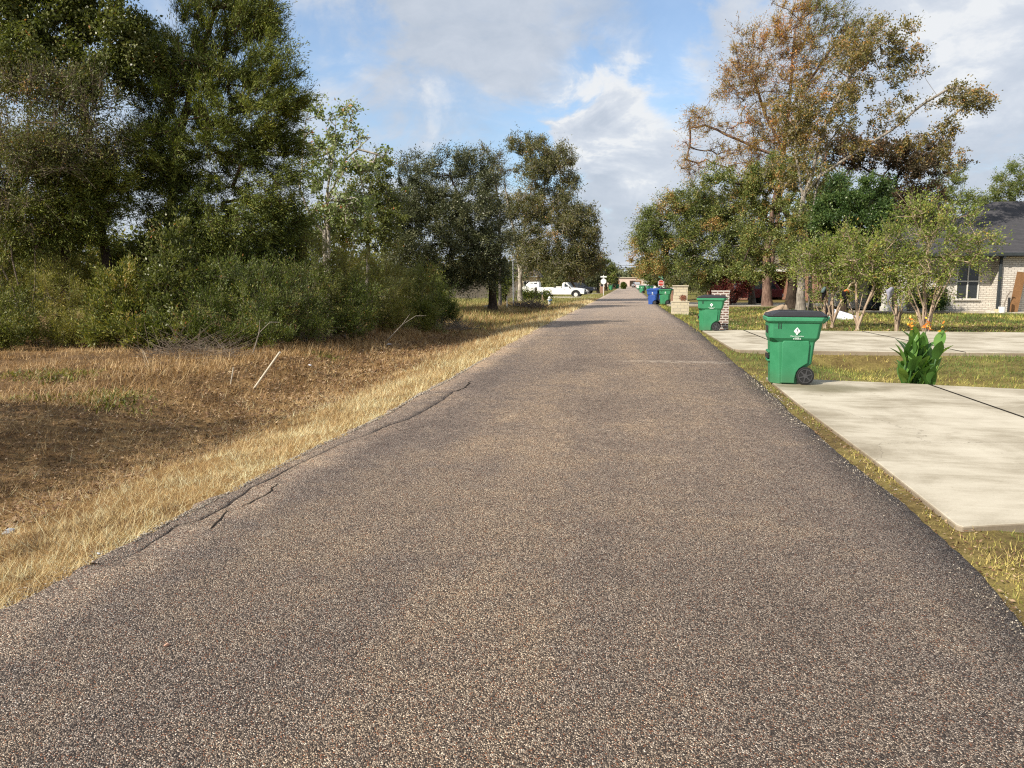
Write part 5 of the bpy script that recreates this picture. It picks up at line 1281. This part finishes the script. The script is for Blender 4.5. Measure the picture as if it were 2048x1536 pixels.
plant('cedar_tree', 'broad low dark cedar beneath the bright green tree at far left', 'tree', B, [stem(B, (130, 480), (110, 350), (120, 280))],
      [(100, 330, 130, 60, 0), (200, 370, 80, 60, 0), (110, 410, 140, 60, -.3), (60, 470, 120, 50, -.3), (170, 470, 60, 30, 0), (-80, 400, 120, 120, 0)],
      'cedar_leaf', 'cedar_bark', n=520, per=300, cr=.52, ll=.10, lw=.022, seed=14, tr=.18, group=GL, al=.38, jit=.28, ntw=9, flow=(.35, 0, .3), tintf=lambda p: .08)
B = gbase(660, 0, 30.0)
plant('tallow_tree', 'thin open tallow tree with pale limbs and scattered leaves right of the cedar', 'tree', B,
      [stem(B, (648, 480), (655, 380), (668, 300), (672, 230, .2)), stem(B, (650, 470), (620, 430, -.3), (600, 380, -.4), (612, 240, -.3)), stem(B, (655, 400), (690, 320), (740, 275))],
      [(622, 215, 25, 30, 0), (645, 235, 20, 22, 0), (688, 222, 32, 26, 0), (738, 262, 30, 24, 0), (745, 300, 26, 22, 0), (720, 330, 36, 28, 0), (668, 290, 45, 28, 0), (690, 270, 32, 20, 0), (632, 330, 45, 45, 0), (690, 345, 35, 25, 0), (660, 400, 70, 45, 0), (620, 440, 60, 40, 0), (610, 280, 22, 26, 0), (700, 430, 50, 45, .5), (715, 400, 30, 30, 1)],
      'pale_tallow_leaf', 'pale_bark', n=185, per=52, cr=.36, ll=.115, lw=.085, seed=15, tr=.15, group=GL, flow=(.3, 0, -.1), jit=.7, ntw=4, rmin=.017)
B = gbase(735, 0, 39.0)
plant('tallow_tree', 'mid green tree between the thin tallow and the dark live oak', 'tree', B, [stem(B, (735, 480), (740, 380))],
      [(765, 345, 28, 28, 0), (735, 380, 40, 35, 0), (780, 380, 35, 30, 0), (720, 430, 50, 40, 0), (690, 460, 50, 40, 0), (760, 450, 50, 50, 0), (650, 480, 50, 40, 0)],
      'tallow_leaf', 'grey_bark', n=150, per=150, cr=.5, ll=.12, lw=.08, seed=16, tr=.15, group=GL)
B = gbase(985, 0, 45.0)
plant('live_oak', 'large dark live oak with dense round crown in the middle left', 'tree', B, [stem(B, (985, 560), (960, 500), (930, 420), (900, 350)), stem(B, (984, 560), (1000, 480), (990, 400))],
      [(835, 350, 45, 42, 0), (905, 338, 48, 38, 0), (960, 350, 42, 40, 0), (860, 420, 95, 60, -.5), (800, 440, 55, 65, 0), (930, 430, 80, 65, -1), (900, 500, 110, 50, -1.5), (975, 500, 55, 55, -1), (820, 510, 60, 45, 0), (985, 420, 30, 50, 0), (920, 545, 80, 25, -1), (965, 560, 40, 20, -1), (1000, 545, 26, 22, 0), (890, 575, 50, 16, 0)],
      'oak_leaf', 'dark_bark', n=760, per=190, cr=.60, ll=.125, lw=.050, seed=17, tr=.26, group=GL, jit=.55, ntw=6, flow=(.1, 0, .25))
B = gbase(1040, 0, 66.0)
plant('live_oak', 'tall live oak with pale leaning limbs behind the white pickups', 'tree', B, [stem(B, (1040, 545), (1030, 470), (1018, 420), (1010, 370)), stem(B, (1042, 540), (1050, 450), (1062, 380), (1075, 320)), stem(B, (1045, 490), (1090, 472, -.5), (1125, 462, -.5)), stem(B, (1050, 430), (1090, 400), (1130, 390))],
      [(1035, 295, 28, 20, 0), (1080, 300, 40, 24, 0), (1110, 325, 38, 32, 0), (1075, 345, 40, 30, 0), (1135, 370, 22, 32, 0), (1085, 410, 65, 40, 0), (1145, 430, 42, 38, 0), (1110, 455, 60, 40, -1), (1165, 480, 32, 40, -1), (1100, 510, 70, 35, -1), (1150, 530, 45, 22, -1), (1190, 500, 14, 16, -1), (1030, 420, 28, 40, 0), (1050, 480, 40, 40, 0), (1185, 470, 12, 25, 0), (1172, 450, 24, 34, 0), (1178, 515, 24, 22, 0), (1195, 530, 16, 14, 0)],
      'oak_leaf_warm', 'pale_bark', n=620, per=170, cr=.72, ll=.155, lw=.07, seed=18, tr=.22, group=GL, jit=.55, ntw=6, rmin=.014)
B = gbase(1000, 0, 52.0)
plant('dead_tree', 'nearly leafless grey tree rising between the two live oaks', 'tree', B, [stem(B, (1000, 420), (985, 340), (978, 310))],
      [(985, 315, 28, 22, 0), (965, 300, 12, 12, 0), (1000, 345, 22, 26, 0), (978, 370, 20, 20, 0)],
      'oak_leaf_warm', 'grey_bark', n=70, per=38, cr=.55, ll=.12, lw=.05, seed=19, tr=.12, group=GL, ntw=7, rmin=.012)
for i, (u, Y_, bl, lb, lf) in enumerate([
    (1012, 60, [(1000, 575, 16, 16, 0), (1012, 560, 14, 14, 0), (995, 590, 14, 10, 0)], 'yellow green shrub left of the thin metal pole on the meadow', 'light_leaf'),
    (1072, 72, [(1068, 594, 20, 5, 0), (1052, 594, 12, 5, 0), (1088, 595, 10, 4, 0)], 'low dark shrub in front of the crew cab pickup', 'weed_leaf_dark'),
    (1175, 128, [(1160, 545, 22, 26, 0), (1180, 535, 16, 22, 0), (1145, 555, 16, 18, 0)], 'brownish tree behind the parked dark blue car', 'russet_leaf'),
    (1150, 108, [(1130, 540, 30, 26, 0), (1165, 520, 22, 26, 0), (1100, 545, 22, 22, 0)], 'green tree close behind the white work pickup', 'oak_leaf_warm'),
    (1212, 150, [(1212, 545, 18, 24, 0), (1203, 530, 12, 16, 0), (1222, 552, 10, 16, 0)], 'round green tree behind the white backed sign', 'live_oak_leaf'),
    (1228, 190, [(1224, 552, 10, 16, 0), (1231, 556, 5, 10, 0)], 'small dark tree beside the far left end of the street', 'oak_leaf'),
    (1196, 122, [(1190, 552, 14, 22, 0), (1185, 568, 12, 8, 0)], 'green shrubby tree left of the round green tree on the far left', 'oak_leaf'),
    (1246, 180, [(1247, 572, 3, 4, 0)], 'small grey green bush at the far left road edge', 'weed_leaf_dark'),
    (1000, 120, [(990, 545, 40, 28, 0), (1040, 535, 26, 30, 0), (950, 540, 30, 30, 0)], 'dark evergreen mass beyond the grey board fence', 'oak_leaf'),
]):
    B = gbase(u, 0, Y_); k = Y_ / 60
    plant('background_tree' if Y_ > 75 else 'shrub', lb, 'tree' if Y_ > 75 else 'shrub', B, [stem(B, (u, 575), (bl[0][0], bl[0][1]))], bl, lf, 'dark_bark', n=110, per=90, cr=min(.5 * k, .55, .8 * bl[0][2] * Y_ / F), ll=.12 * k ** .8, lw=.06 * k ** .8, seed=40 + i, tr=.12 * k, group='trees and shrubs along the far left side')

GB = 'brush along the left roadside'
def GPIX(u, Y_):     # photo height just above the ground at depth Y_
    return 564 + (CH + .02) * F / Y_ * 1.0 - 26
bushes = [  # px, Y, blobs, label, leaf, n, ll, lw
    (40, 19.3, [(30, 600, 90, 60, 0), (-30, 560, 80, 80, 0), (60, 650, 70, 35, -.6)], 'olive weedy bush at the far left edge of the brush', 'weed_leaf', .06, .02),
    (-5, 17.8, [(-10, 640, 70, 45, 0), (40, 665, 50, 26, 0)], 'low olive bush cut off by the left edge of the view', 'weed_leaf', .065, .022),
    (140, 19.0, [(140, 610, 70, 60, 0), (170, 650, 60, 35, -.5), (110, 560, 60, 40, .5)], 'yellow green weedy bush beside the far left bush', 'goldenrod_leaf', .06, .018),
    (240, 18.6, [(235, 640, 70, 45, 0), (260, 590, 70, 50, .5)], 'leafy green bush below the dark leaning trunk', 'weed_leaf', .075, .035),
    (330, 18.8, [(330, 640, 65, 45, 0), (340, 580, 70, 60, .5), (350, 500, 30, 50, .5)], 'broadleaf vine covered bush under the tall cedar', 'tallow_leaf', .075, .045),
    (430, 18.9, [(425, 640, 60, 50, 0), (440, 580, 70, 55, .6)], 'dark green bush right of the tangle of dry twigs', 'weed_leaf_dark', .07, .022),
    (520, 18.9, [(520, 655, 65, 42, 0), (530, 600, 70, 60, .6)], 'dark weedy bush directly behind the leaning white pipe', 'weed_leaf_dark', .07, .02),
    (610, 20.5, [(600, 640, 60, 50, 0), (610, 570, 60, 60, .5)], 'dark bush left of the tall feathery yellow green bush', 'weed_leaf_dark', .06, .018),
    (650, 23.0, [(630, 510, 38, 42, 0), (670, 545, 60, 50, 0), (640, 590, 60, 40, -.4)], 'tall feathery yellow green bush in the middle of the brush', 'goldenrod_leaf', .06, .014),
    (700, 22.5, [(690, 640, 60, 45, 0), (715, 600, 55, 40, .3)], 'dark green low bush near the reddish dead twigs', 'weed_leaf_dark', .065, .02),
    (765, 26.0, [(760, 570, 60, 50, 0), (775, 620, 60, 50, -.4), (740, 540, 40, 30, .4)], 'bright feathery bush below the dark live oak', 'goldenrod_leaf', .065, .016),
    (830, 28.5, [(825, 600, 58, 55, 0), (845, 640, 50, 35, -.5), (850, 560, 30, 25, 0)], 'mid green weedy bush near the right end of the brush', 'weed_leaf', .075, .02),
    (885, 31.0, [(880, 620, 32, 32, 0), (870, 590, 28, 30, 0), (900, 640, 18, 16, 0)], 'low green bush ending the brush toward the road', 'weed_leaf_dark', .08, .024),
    (100, 23.0, [(80, 540, 120, 50, 0), (180, 560, 70, 50, 0)], 'yellowish tall weeds behind the far left bushes', 'goldenrod_leaf', .07, .02),
    (300, 22.0, [(290, 540, 90, 50, 0), (420, 540, 70, 50, 0)], 'shaded undergrowth at the foot of the tall cedar', 'weed_leaf', .08, .03),
    (560, 24.0, [(540, 540, 80, 60, 0), (590, 500, 40, 50, 0)], 'dark undergrowth behind the leaning pipe bush', 'weed_leaf_dark', .08, .03),
]
for i, (u, Y_, bl, lb, lf, ll, lw) in enumerate(bushes):
    B = gbase(u, 0, Y_); rgx = random.Random(i)
    area = sum(b[2] * b[3] for b in bl) * (Y_ / F) ** 2
    n_ = int(60 + area * 32)
    if 'undergrowth' not in lb and 'tall weeds' not in lb: bl = bl + [(bl[0][0], GPIX(u, Y_ - .7), bl[0][2] * 1.05, 22, -.7, 2.2)]
    st = []
    for k in range(6):
        b = bl[k % len(bl)]; st.append(stem(B, (b[0] + rgx.uniform(-.5, .5) * b[2], b[1] + rgx.uniform(-.4, .3) * b[3], b[4])))
    plant('shrub', lb, 'shrub', B, st, bl, lf, 'twig_bark', n=n_, per=215, cr=.46, ll=ll * 1.15, lw=lw, seed=60 + i, tr=.022, group=GB, jit=.30, ntw=6, flow=(.22, -.25, 1.25), out=.35, al=.42, rmin=.004)
# trees beyond the left edge of the photograph: they shade the verge
GS = 'trees beyond the left edge of the view'
for i, (x, y, h_, w_) in enumerate([(-11.6, 4.2, 6.6, 2.5), (-9.8, -1.5, 5.6, 2.4), (-14.2, 3.0, 7.4, 2.6), (-8.6, -5.5, 4.4, 2.0), (-16, -3, 8, 3.0), (-12.3, 5.2, 3.4, 1.5)]):
    B = (x, y, gz(x, y)); rgx = random.Random(70 + i)
    r = thing('roadside_tree', ['bushy green tree', 'small green tree', 'tall green tree', 'low round tree', 'tallest tree', 'low bushy tree'][i] + ' outside the left edge of the view, shading the verge', 'tree', B, 0, GS)
    rgn = np.random.default_rng(70 + i); nl = (6500, 2600, 5000, 3000, 4000, 4000)[i]
    c = unit(rgn.normal(0, 1, (220, 3))) * (rgn.uniform(0, 1, (220, 1)) ** .45) * np.array([w_, w_, h_ * .42]) + np.array([0, 0, h_ * .56])
    k = rgn.integers(0, 220, nl); pos = c[k] + rgn.normal(0, .3, (nl, 3)); pos[:, 2] = np.maximum(pos[:, 2], .1)
    ax = unit(rgn.normal(0, 1, (nl, 3))); sd = unit(np.cross(ax, rgn.normal(0, 1, (nl, 3))))
    V = np.stack([pos, pos + ax * .06 + sd * .035, pos + ax * .13, pos + ax * .06 - sd * .035], 1).reshape(-1, 3)
    npmesh('crown', V, np.arange(4 * nl).reshape(-1, 4), 'tallow_leaf', r, np.repeat(np.clip(rgn.normal(.45, .2, nl), 0, 1), 4))
    mb = MB(); mb.tube([(0, 0, -.1), (.05, 0, h_ * .3), (.1, .05, h_ * .75)], [.13, .09, .03], 8)
    for q_ in range(14):
        e_ = c[rgn.integers(0, 220)]; s0 = (.05, .02, h_ * rgx.uniform(.2, .5)); mb.tube([s0, tuple((np.array(s0) + e_) / 2 + np.array([0, 0, .2])), tuple(e_)], [.04, .025, .01], 5)
    mb.build('trunk', 'dark_bark', r)

# ------------------------------------------------------------ trees on the right
GR = 'trees on the right of the road'
B = gbase(1505, 0, 57.0)
plant('live_oak', 'spreading live oak leaning toward the road behind the mailboxes', 'tree', B,
      [stem(B, (1502, 560), (1490, 520), (1460, 470), (1420, 440)), stem(B, (1503, 560), (1512, 520), (1490, 440), (1480, 400)), stem(B, (1500, 555), (1440, 530), (1380, 510), (1330, 490))],
      [(1300, 500, 42, 45, 0), (1275, 480, 18, 22, 0), (1285, 530, 22, 18, 0), (1340, 460, 55, 50, 0), (1300, 440, 30, 24, 0), (1390, 420, 60, 48, 0), (1350, 400, 30, 20, 0), (1370, 520, 75, 50, -1), (1440, 480, 80, 60, -1), (1470, 420, 60, 50, 0), (1420, 560, 55, 22, -1.5), (1500, 520, 50, 40, -2), (1345, 535, 30, 18, 0)],
      'live_oak_leaf', 'grey_bark', n=620, per=210, cr=.62, ll=.125, lw=.058, seed=21, tr=.24, group=GR, jit=.55, ntw=6, rmin=.012, tintf=lambda p: .35 * (vnoise(p[:, 0], p[:, 2], 1.2, 61) > .62))
B = gbase(1535, 0, 54.0)
plant('bald_cypress', 'tall bald cypress with rust and green needles, tallest tree on the right', 'tree', B,
      [stem(B, (1533, 520), (1545, 430), (1568, 300), (1580, 200), (1590, 60)), stem(B, (1568, 300), (1530, 230), (1500, 130)), stem(B, (1570, 320), (1500, 290), (1410, 250)), stem(B, (1578, 220), (1640, 130), (1690, 60))],
      [(1575, 25, 34, 34, 0), (1640, 25, 60, 36, 0), (1700, 60, 34, 28, 0), (1540, 75, 36, 30, 0), (1485, 95, 34, 34, 0), (1590, 90, 55, 45, 0), (1660, 100, 70, 45, 0), (1500, 150, 48, 38, 0), (1570, 160, 60, 45, 0), (1640, 180, 60, 50, 0), (1470, 185, 42, 26, 0), (1520, 215, 60, 34, 0), (1405, 240, 34, 24, 0), (1440, 262, 50, 24, 0), (1560, 260, 60, 40, 0), (1370, 310, 22, 26, 0), (1385, 340, 26, 20, 0), (1480, 300, 70, 34, 0), (1600, 290, 60, 40, 0), (1540, 340, 80, 36, 0), (1730, 100, 45, 35, 0)],
      'cypress_leaf', 'cypress_bark', n=560, per=92, cr=.80, ll=.17, lw=.042, seed=22, tr=.32, group=GR, jit=.5, ntw=6, flow=(.45, 0, .35), rmin=.016,
      crown_split=(lambda p, rg: (p[:, 2] > 16.5 + 1.2 * rg.normal(0, 1, len(p))) & (p[:, 0] > 11.0), 'cypress_top_leaf'))
B = gbase(1602, 0, 43.5)
plant('sycamore_tree', 'open tree with long pale limbs reaching to the upper right', 'tree', B,
      [stem(B, (1603, 520), (1600, 440), (1607, 392)), stem((B[0], B[1], B[2] + 3), (1607, 392), (1640, 352), (1700, 312), (1780, 262), (1850, 205), (1900, 175)), stem((B[0], B[1], B[2] + 3.2), (1608, 388), (1626, 340), (1650, 250), (1700, 150), (1760, 90)), stem((B[0], B[1], B[2] + 3.2), (1606, 392), (1590, 300), (1600, 180)), stem((B[0], B[1], B[2] + 3), (1640, 352), (1650, 300), (1690, 240))],
      [(1740, 70, 55, 34, 0), (1800, 85, 42, 36, 0), (1770, 130, 62, 40, 0), (1830, 130, 26, 34, 0), (1690, 120, 50, 40, 0), (1720, 180, 60, 34, 0), (1790, 190, 42, 26, 0), (1930, 190, 44, 36, 0), (1955, 215, 22, 24, 0), (1890, 215, 30, 26, 0), (1900, 255, 26, 14, 0), (1660, 230, 60, 40, 0), (1600, 230, 50, 60, 0), (1830, 290, 45, 26, 0), (1800, 245, 30, 12, 0), (1850, 215, 26, 12, 0), (1720, 290, 30, 14, 0), (1890, 315, 32, 22, 0), (1760, 240, 40, 22, 0), (1600, 330, 60, 50, 0)],
      'sycamore_leaf', 'lichen_bark', n=370, per=74, cr=.48, ll=.115, lw=.08, seed=23, tr=.24, group=GR, jit=.6, ntw=5, rmin=.010, flow=(.3, 0, .1), desc=.4)
B = gbase(1800, 0, 52.0)
plant('russet_tree', 'russet brown leaved tree behind the dark green pear tree', 'tree', B, [stem(B, (1790, 480), (1770, 380))],
      [(1700, 300, 60, 30, 0), (1760, 320, 60, 36, 0), (1820, 340, 60, 36, 0), (1860, 300, 40, 26, 0), (1800, 400, 60, 40, 0), (1840, 420, 50, 40, 0), (1900, 330, 24, 18, 0)],
      'russet_leaf', 'dark_bark', n=260, per=130, cr=.55, ll=.14, lw=.09, seed=24, tr=.2, group=GR)
B = gbase(1690, 0, 39.0)
plant('pear_tree', 'dense dark green pear tree above the crepe myrtles', 'tree', B, [stem(B, (1692, 520), (1710, 440))],
      [(1720, 390, 62, 36, 0), (1700, 440, 70, 45, 0), (1740, 450, 45, 45, 0), (1670, 430, 40, 36, 0), (1700, 490, 60, 25, 0)],
      'pear_leaf', 'dark_bark', n=230, per=260, cr=.42, ll=.10, lw=.06, seed=25, tr=.16, group=GR)
B = gbase(1585, 0, 49.0)
plant('oak_tree', 'oak with a dark ivy covered trunk behind the tan cloth', 'tree', B, [stem(B, (1585, 520), (1580, 440), (1560, 400))],
      [(1560, 420, 60, 40, 0), (1500, 380, 50, 34, 0), (1600, 460, 60, 40, 0), (1540, 480, 60, 30, -1), (1590, 510, 50, 22, -2), (1560, 542, 40, 16, -3), (1512, 545, 32, 18, -3), (1600, 548, 30, 16, -3), (1470, 540, 34, 20, -2), (1440, 360, 34, 24, 0), (1640, 470, 50, 40, -1), (1560, 350, 60, 40, 0), (1650, 380, 40, 40, 0)],
      'live_oak_leaf', 'dark_bark', n=360, per=170, cr=.55, ll=.12, lw=.065, seed=26, tr=.36, group=GR, tintf=lambda p: .12)
B = gbase(1622, 0, 44.5)
plant('oak_tree', 'slender grey trunked tree just right of the pale limbed tree', 'tree', B, [stem(B, (1620, 560), (1626, 500), (1640, 450))],
      [(1650, 480, 60, 34, 0), (1598, 450, 34, 34, -1.8), (1595, 500, 34, 22, -1.8), (1610, 500, 40, 26, 0), (1690, 510, 40, 26, 0), (1640, 430, 40, 26, 0)],
      'live_oak_leaf', 'grey_bark', n=170, per=170, cr=.45, ll=.10, lw=.055, seed=27, tr=.15, group=GR, tintf=lambda p: .1)
B = gbase(1462, 0, 55.0)
plant('shrub', 'maroon leaved shrub beside the dark red parked car', 'shrub', B, [stem(B, (1462, 585))],
      [(1462, 575, 24, 22, 0), (1485, 565, 18, 20, 0), (1440, 580, 18, 14, 0), (1475, 548, 16, 14, 0)],
      'maroon_leaf', 'dark_bark', n=130, per=120, cr=.4, ll=.10, lw=.05, seed=28, tr=.05, group=GR)
for i, (u, Y_, bl, lb, lf) in enumerate([
    (1905, 58, [(1890, 390, 44, 36, 0), (1930, 420, 36, 26, 0), (1860, 430, 40, 30, 0), (1900, 350, 26, 26, 0)], 'wind blown light green tree above the white brick house', 'light_leaf'),
    (2030, 70, [(2020, 370, 34, 34, 0), (1985, 395, 26, 22, 0), (2060, 350, 40, 50, 0), (1960, 400, 20, 14, 0)], 'bright green tree behind the roof at the right edge', 'light_leaf'),
    (1830, 62, [(1800, 460, 50, 40, 0), (1850, 470, 50, 40, 0)], 'olive tree behind the roof of the white brick house', 'live_oak_leaf'),
    (1330, 104, [(1345, 540, 40, 26, 0), (1305, 532, 22, 26, 0), (1380, 555, 40, 18, 0), (1350, 565, 30, 8, 0)], 'green tree behind the stop sign', 'oak_leaf_warm'),
    (1300, 135, [(1302, 545, 20, 18, 0), (1290, 538, 10, 14, 0), (1310, 560, 18, 10, 0)], 'pale green tree beyond the stop sign, far right side', 'light_leaf'),
    (1302, 185, [(1300, 550, 10, 12, 0), (1308, 545, 10, 14, 0)], 'small green tree farthest down the right roadside', 'live_oak_leaf'),
    (1420, 78, [(1400, 560, 40, 22, 0), (1440, 550, 40, 24, 0)], 'shaded green shrubs behind the dark brick mailbox', 'oak_leaf'),
    (1868, 43.8, [(1868, 598, 14, 16, 0), (1850, 600, 12, 12, 0)], 'dark evergreen bush against the white brick wall', 'pear_leaf'),
    (1500, 100, [(1500, 500, 60, 50, 0), (1560, 480, 60, 50, 0), (1640, 500, 50, 50, 0), (1700, 520, 60, 40, 0)], 'broad green trees behind the brown roofed houses', 'oak_leaf_warm'),
]):
    B = gbase(u, 0, Y_); k = max(.7, Y_ / 60)
    isb = 'bush' in lb or 'shrub' in lb
    plant('shrub' if isb else 'background_tree', lb, 'shrub' if isb else 'tree', B, [stem(B, (u, 560 if Y_ > 50 else 600), (bl[0][0], bl[0][1]))], bl, lf, 'grey_bark', n=130, per=100, cr=min(.5 * k, .6), ll=.13 * k ** .8, lw=.065 * k ** .8, seed=80 + i, tr=.12 * k, group='background trees and shrubs on the right', flow=(.5, 0, .2))

GM = 'crepe myrtles along the far side of the second drive'
myr = [
    ((1650, 657), [(1618, 525, 32, 30, 0), (1652, 540, 36, 28, 0), (1640, 500, 34, 20, 0)], [(1628, 560), (1650, 570), (1678, 560), (1610, 580)], 'leftmost crepe myrtle, directly behind the nearest cart'),
    ((1665, 656), [(1672, 512, 34, 30, 0), (1690, 548, 32, 26, 0)], [(1640, 570), (1660, 540), (1700, 570), (1715, 560)], 'crepe myrtle with the teal cloth, second from left'),
    ((1714, 661), [(1722, 512, 38, 34, 0), (1745, 545, 34, 26, 0), (1708, 480, 26, 18, 0)], [(1690, 585), (1712, 560), (1725, 590), (1750, 570), (1765, 560)], 'crepe myrtle with wide forked stems carrying the black figure'),
    ((1795, 664), [(1785, 505, 36, 36, 0), (1795, 545, 36, 26, 0), (1785, 465, 28, 20, 0), (1770, 570, 22, 16, 0)], [(1772, 590), (1785, 560), (1805, 590), (1825, 570)], 'crepe myrtle with the grey ghost cloth'),
    ((1852, 667), [(1850, 480, 60, 46, 0), (1890, 510, 60, 44, 0), (1850, 540, 56, 30, 0), (1935, 500, 44, 32, 0), (1880, 440, 60, 30, 0), (1965, 480, 34, 20, 0), (1830, 420, 40, 26, 0), (1965, 535, 22, 18, 0), (1915, 560, 30, 14, 0)], [(1815, 570), (1832, 560), (1850, 540), (1875, 560), (1893, 540), (1915, 520), (1805, 580)], 'largest crepe myrtle, behind the canna lily'),
]
for i, (bp, bl, st, lb) in enumerate(myr):
    p = GH(*bp); B = (p.x, p.y, p.z); rgx = random.Random(i)
    ss = []
    for (u, v) in st:
        q = At(u, v, p.y + rgx.uniform(-.4, .4)); b0 = (B[0] + rgx.uniform(-.05, .05), B[1] + rgx.uniform(-.05, .05), B[2])
        mid = (b0[0] * .62 + q.x * .38 + rgx.uniform(-.04, .04), (b0[1] + q.y) / 2, b0[2] * .5 + q.z * .5)
        ss.append([b0, mid, tuple(q)])
    bl = bl + [(st[k][0], 582, 16, 16, 0, .5) for k in range(0, len(st), 2)]
    area = sum(b[2] * b[3] for b in bl) * (p.y / F) ** 2
    plant('crepe_myrtle', lb, 'crepe myrtle', B, ss, bl, 'myrtle_leaf', 'myrtle_bark', n=int(45 + area * 23), per=80, cr=.44, ll=.08, lw=.042, out=1.0, seed=100 + i, tr=.05, group=GM, jit=.5, ntw=6, flow=(.25, 0, .45), rmin=.006)

# ------------------------------------------------------------ woods in the distance
def woods(name, label, x0, x1, y0, y1, h_, nb, per, ls, m_, seed):
    rgn = np.random.default_rng(seed); cx = rgn.uniform(x0, x1, nb); cy = rgn.uniform(y0, y1, nb); hh = h_ * rgn.uniform(.55, 1.15, nb)
    nl = nb * per; k = rgn.integers(0, nb, nl); dd = unit(rgn.normal(0, 1, (nl, 3))) * rgn.uniform(.5, 1, (nl, 1))
    pos = np.stack([cx[k] + dd[:, 0] * hh[k] * .42, cy[k] + dd[:, 1] * hh[k] * .42, np.abs(hh[k] * .5 + dd[:, 2] * hh[k] * .5)], -1)
    pos += rgn.normal(0, ls * .5, pos.shape)
    ax = unit(rgn.normal(0, 1, (nl, 3))) * ls; sd = unit(np.cross(ax, rgn.normal(0, 1, (nl, 3)))) * ls * .5
    V = np.stack([pos, pos + ax * .5 + sd, pos + ax, pos + ax * .5 - sd], 1).reshape(-1, 3)
    tt = rgn.normal(.45, .16, nb)[k] + rgn.normal(0, .15, nl)
    o = npmesh(name, V, np.arange(4 * nl).reshape(-1, 4), m_, None, np.repeat(np.clip(tt, 0, 1), 4)); return tag(o, label, 'woods', kind='stuff')
woods('far_woods', 'hazy line of distant trees beyond the end of the street', -260, 260, 330, 420, 9.5, 190, 300, 1.1, 'far_leaf', 1)
woods('woods', 'dense wood behind the roadside brush on the left', -75, -20, 42, 62, 7.0, 60, 700, .24, 'weed_leaf', 2)
woods('woods', 'row of distant trees behind the pickups on the left', -90, -12, 130, 200, 8.0, 90, 260, .5, 'oak_leaf_warm', 3)
woods('woods', 'distant trees behind the houses on the right', 22, 130, 100, 190, 8.0, 80, 260, .5, 'oak_leaf_warm', 4)
woods('woods', 'row of trees along the far right side of the street', 9, 26, 150, 260, 5.5, 30, 260, .45, 'live_oak_leaf', 5)
woods('woods', 'row of trees along the far left side of the street', -28, -9.5, 170, 260, 6.5, 30, 260, .45, 'live_oak_leaf', 6)
S.cycles.max_bounces = 6; S.cycles.transparent_max_bounces = 4; S.cycles.diffuse_bounces = 3; S.cycles.glossy_bounces = 2; S.cycles.transmission_bounces = 3
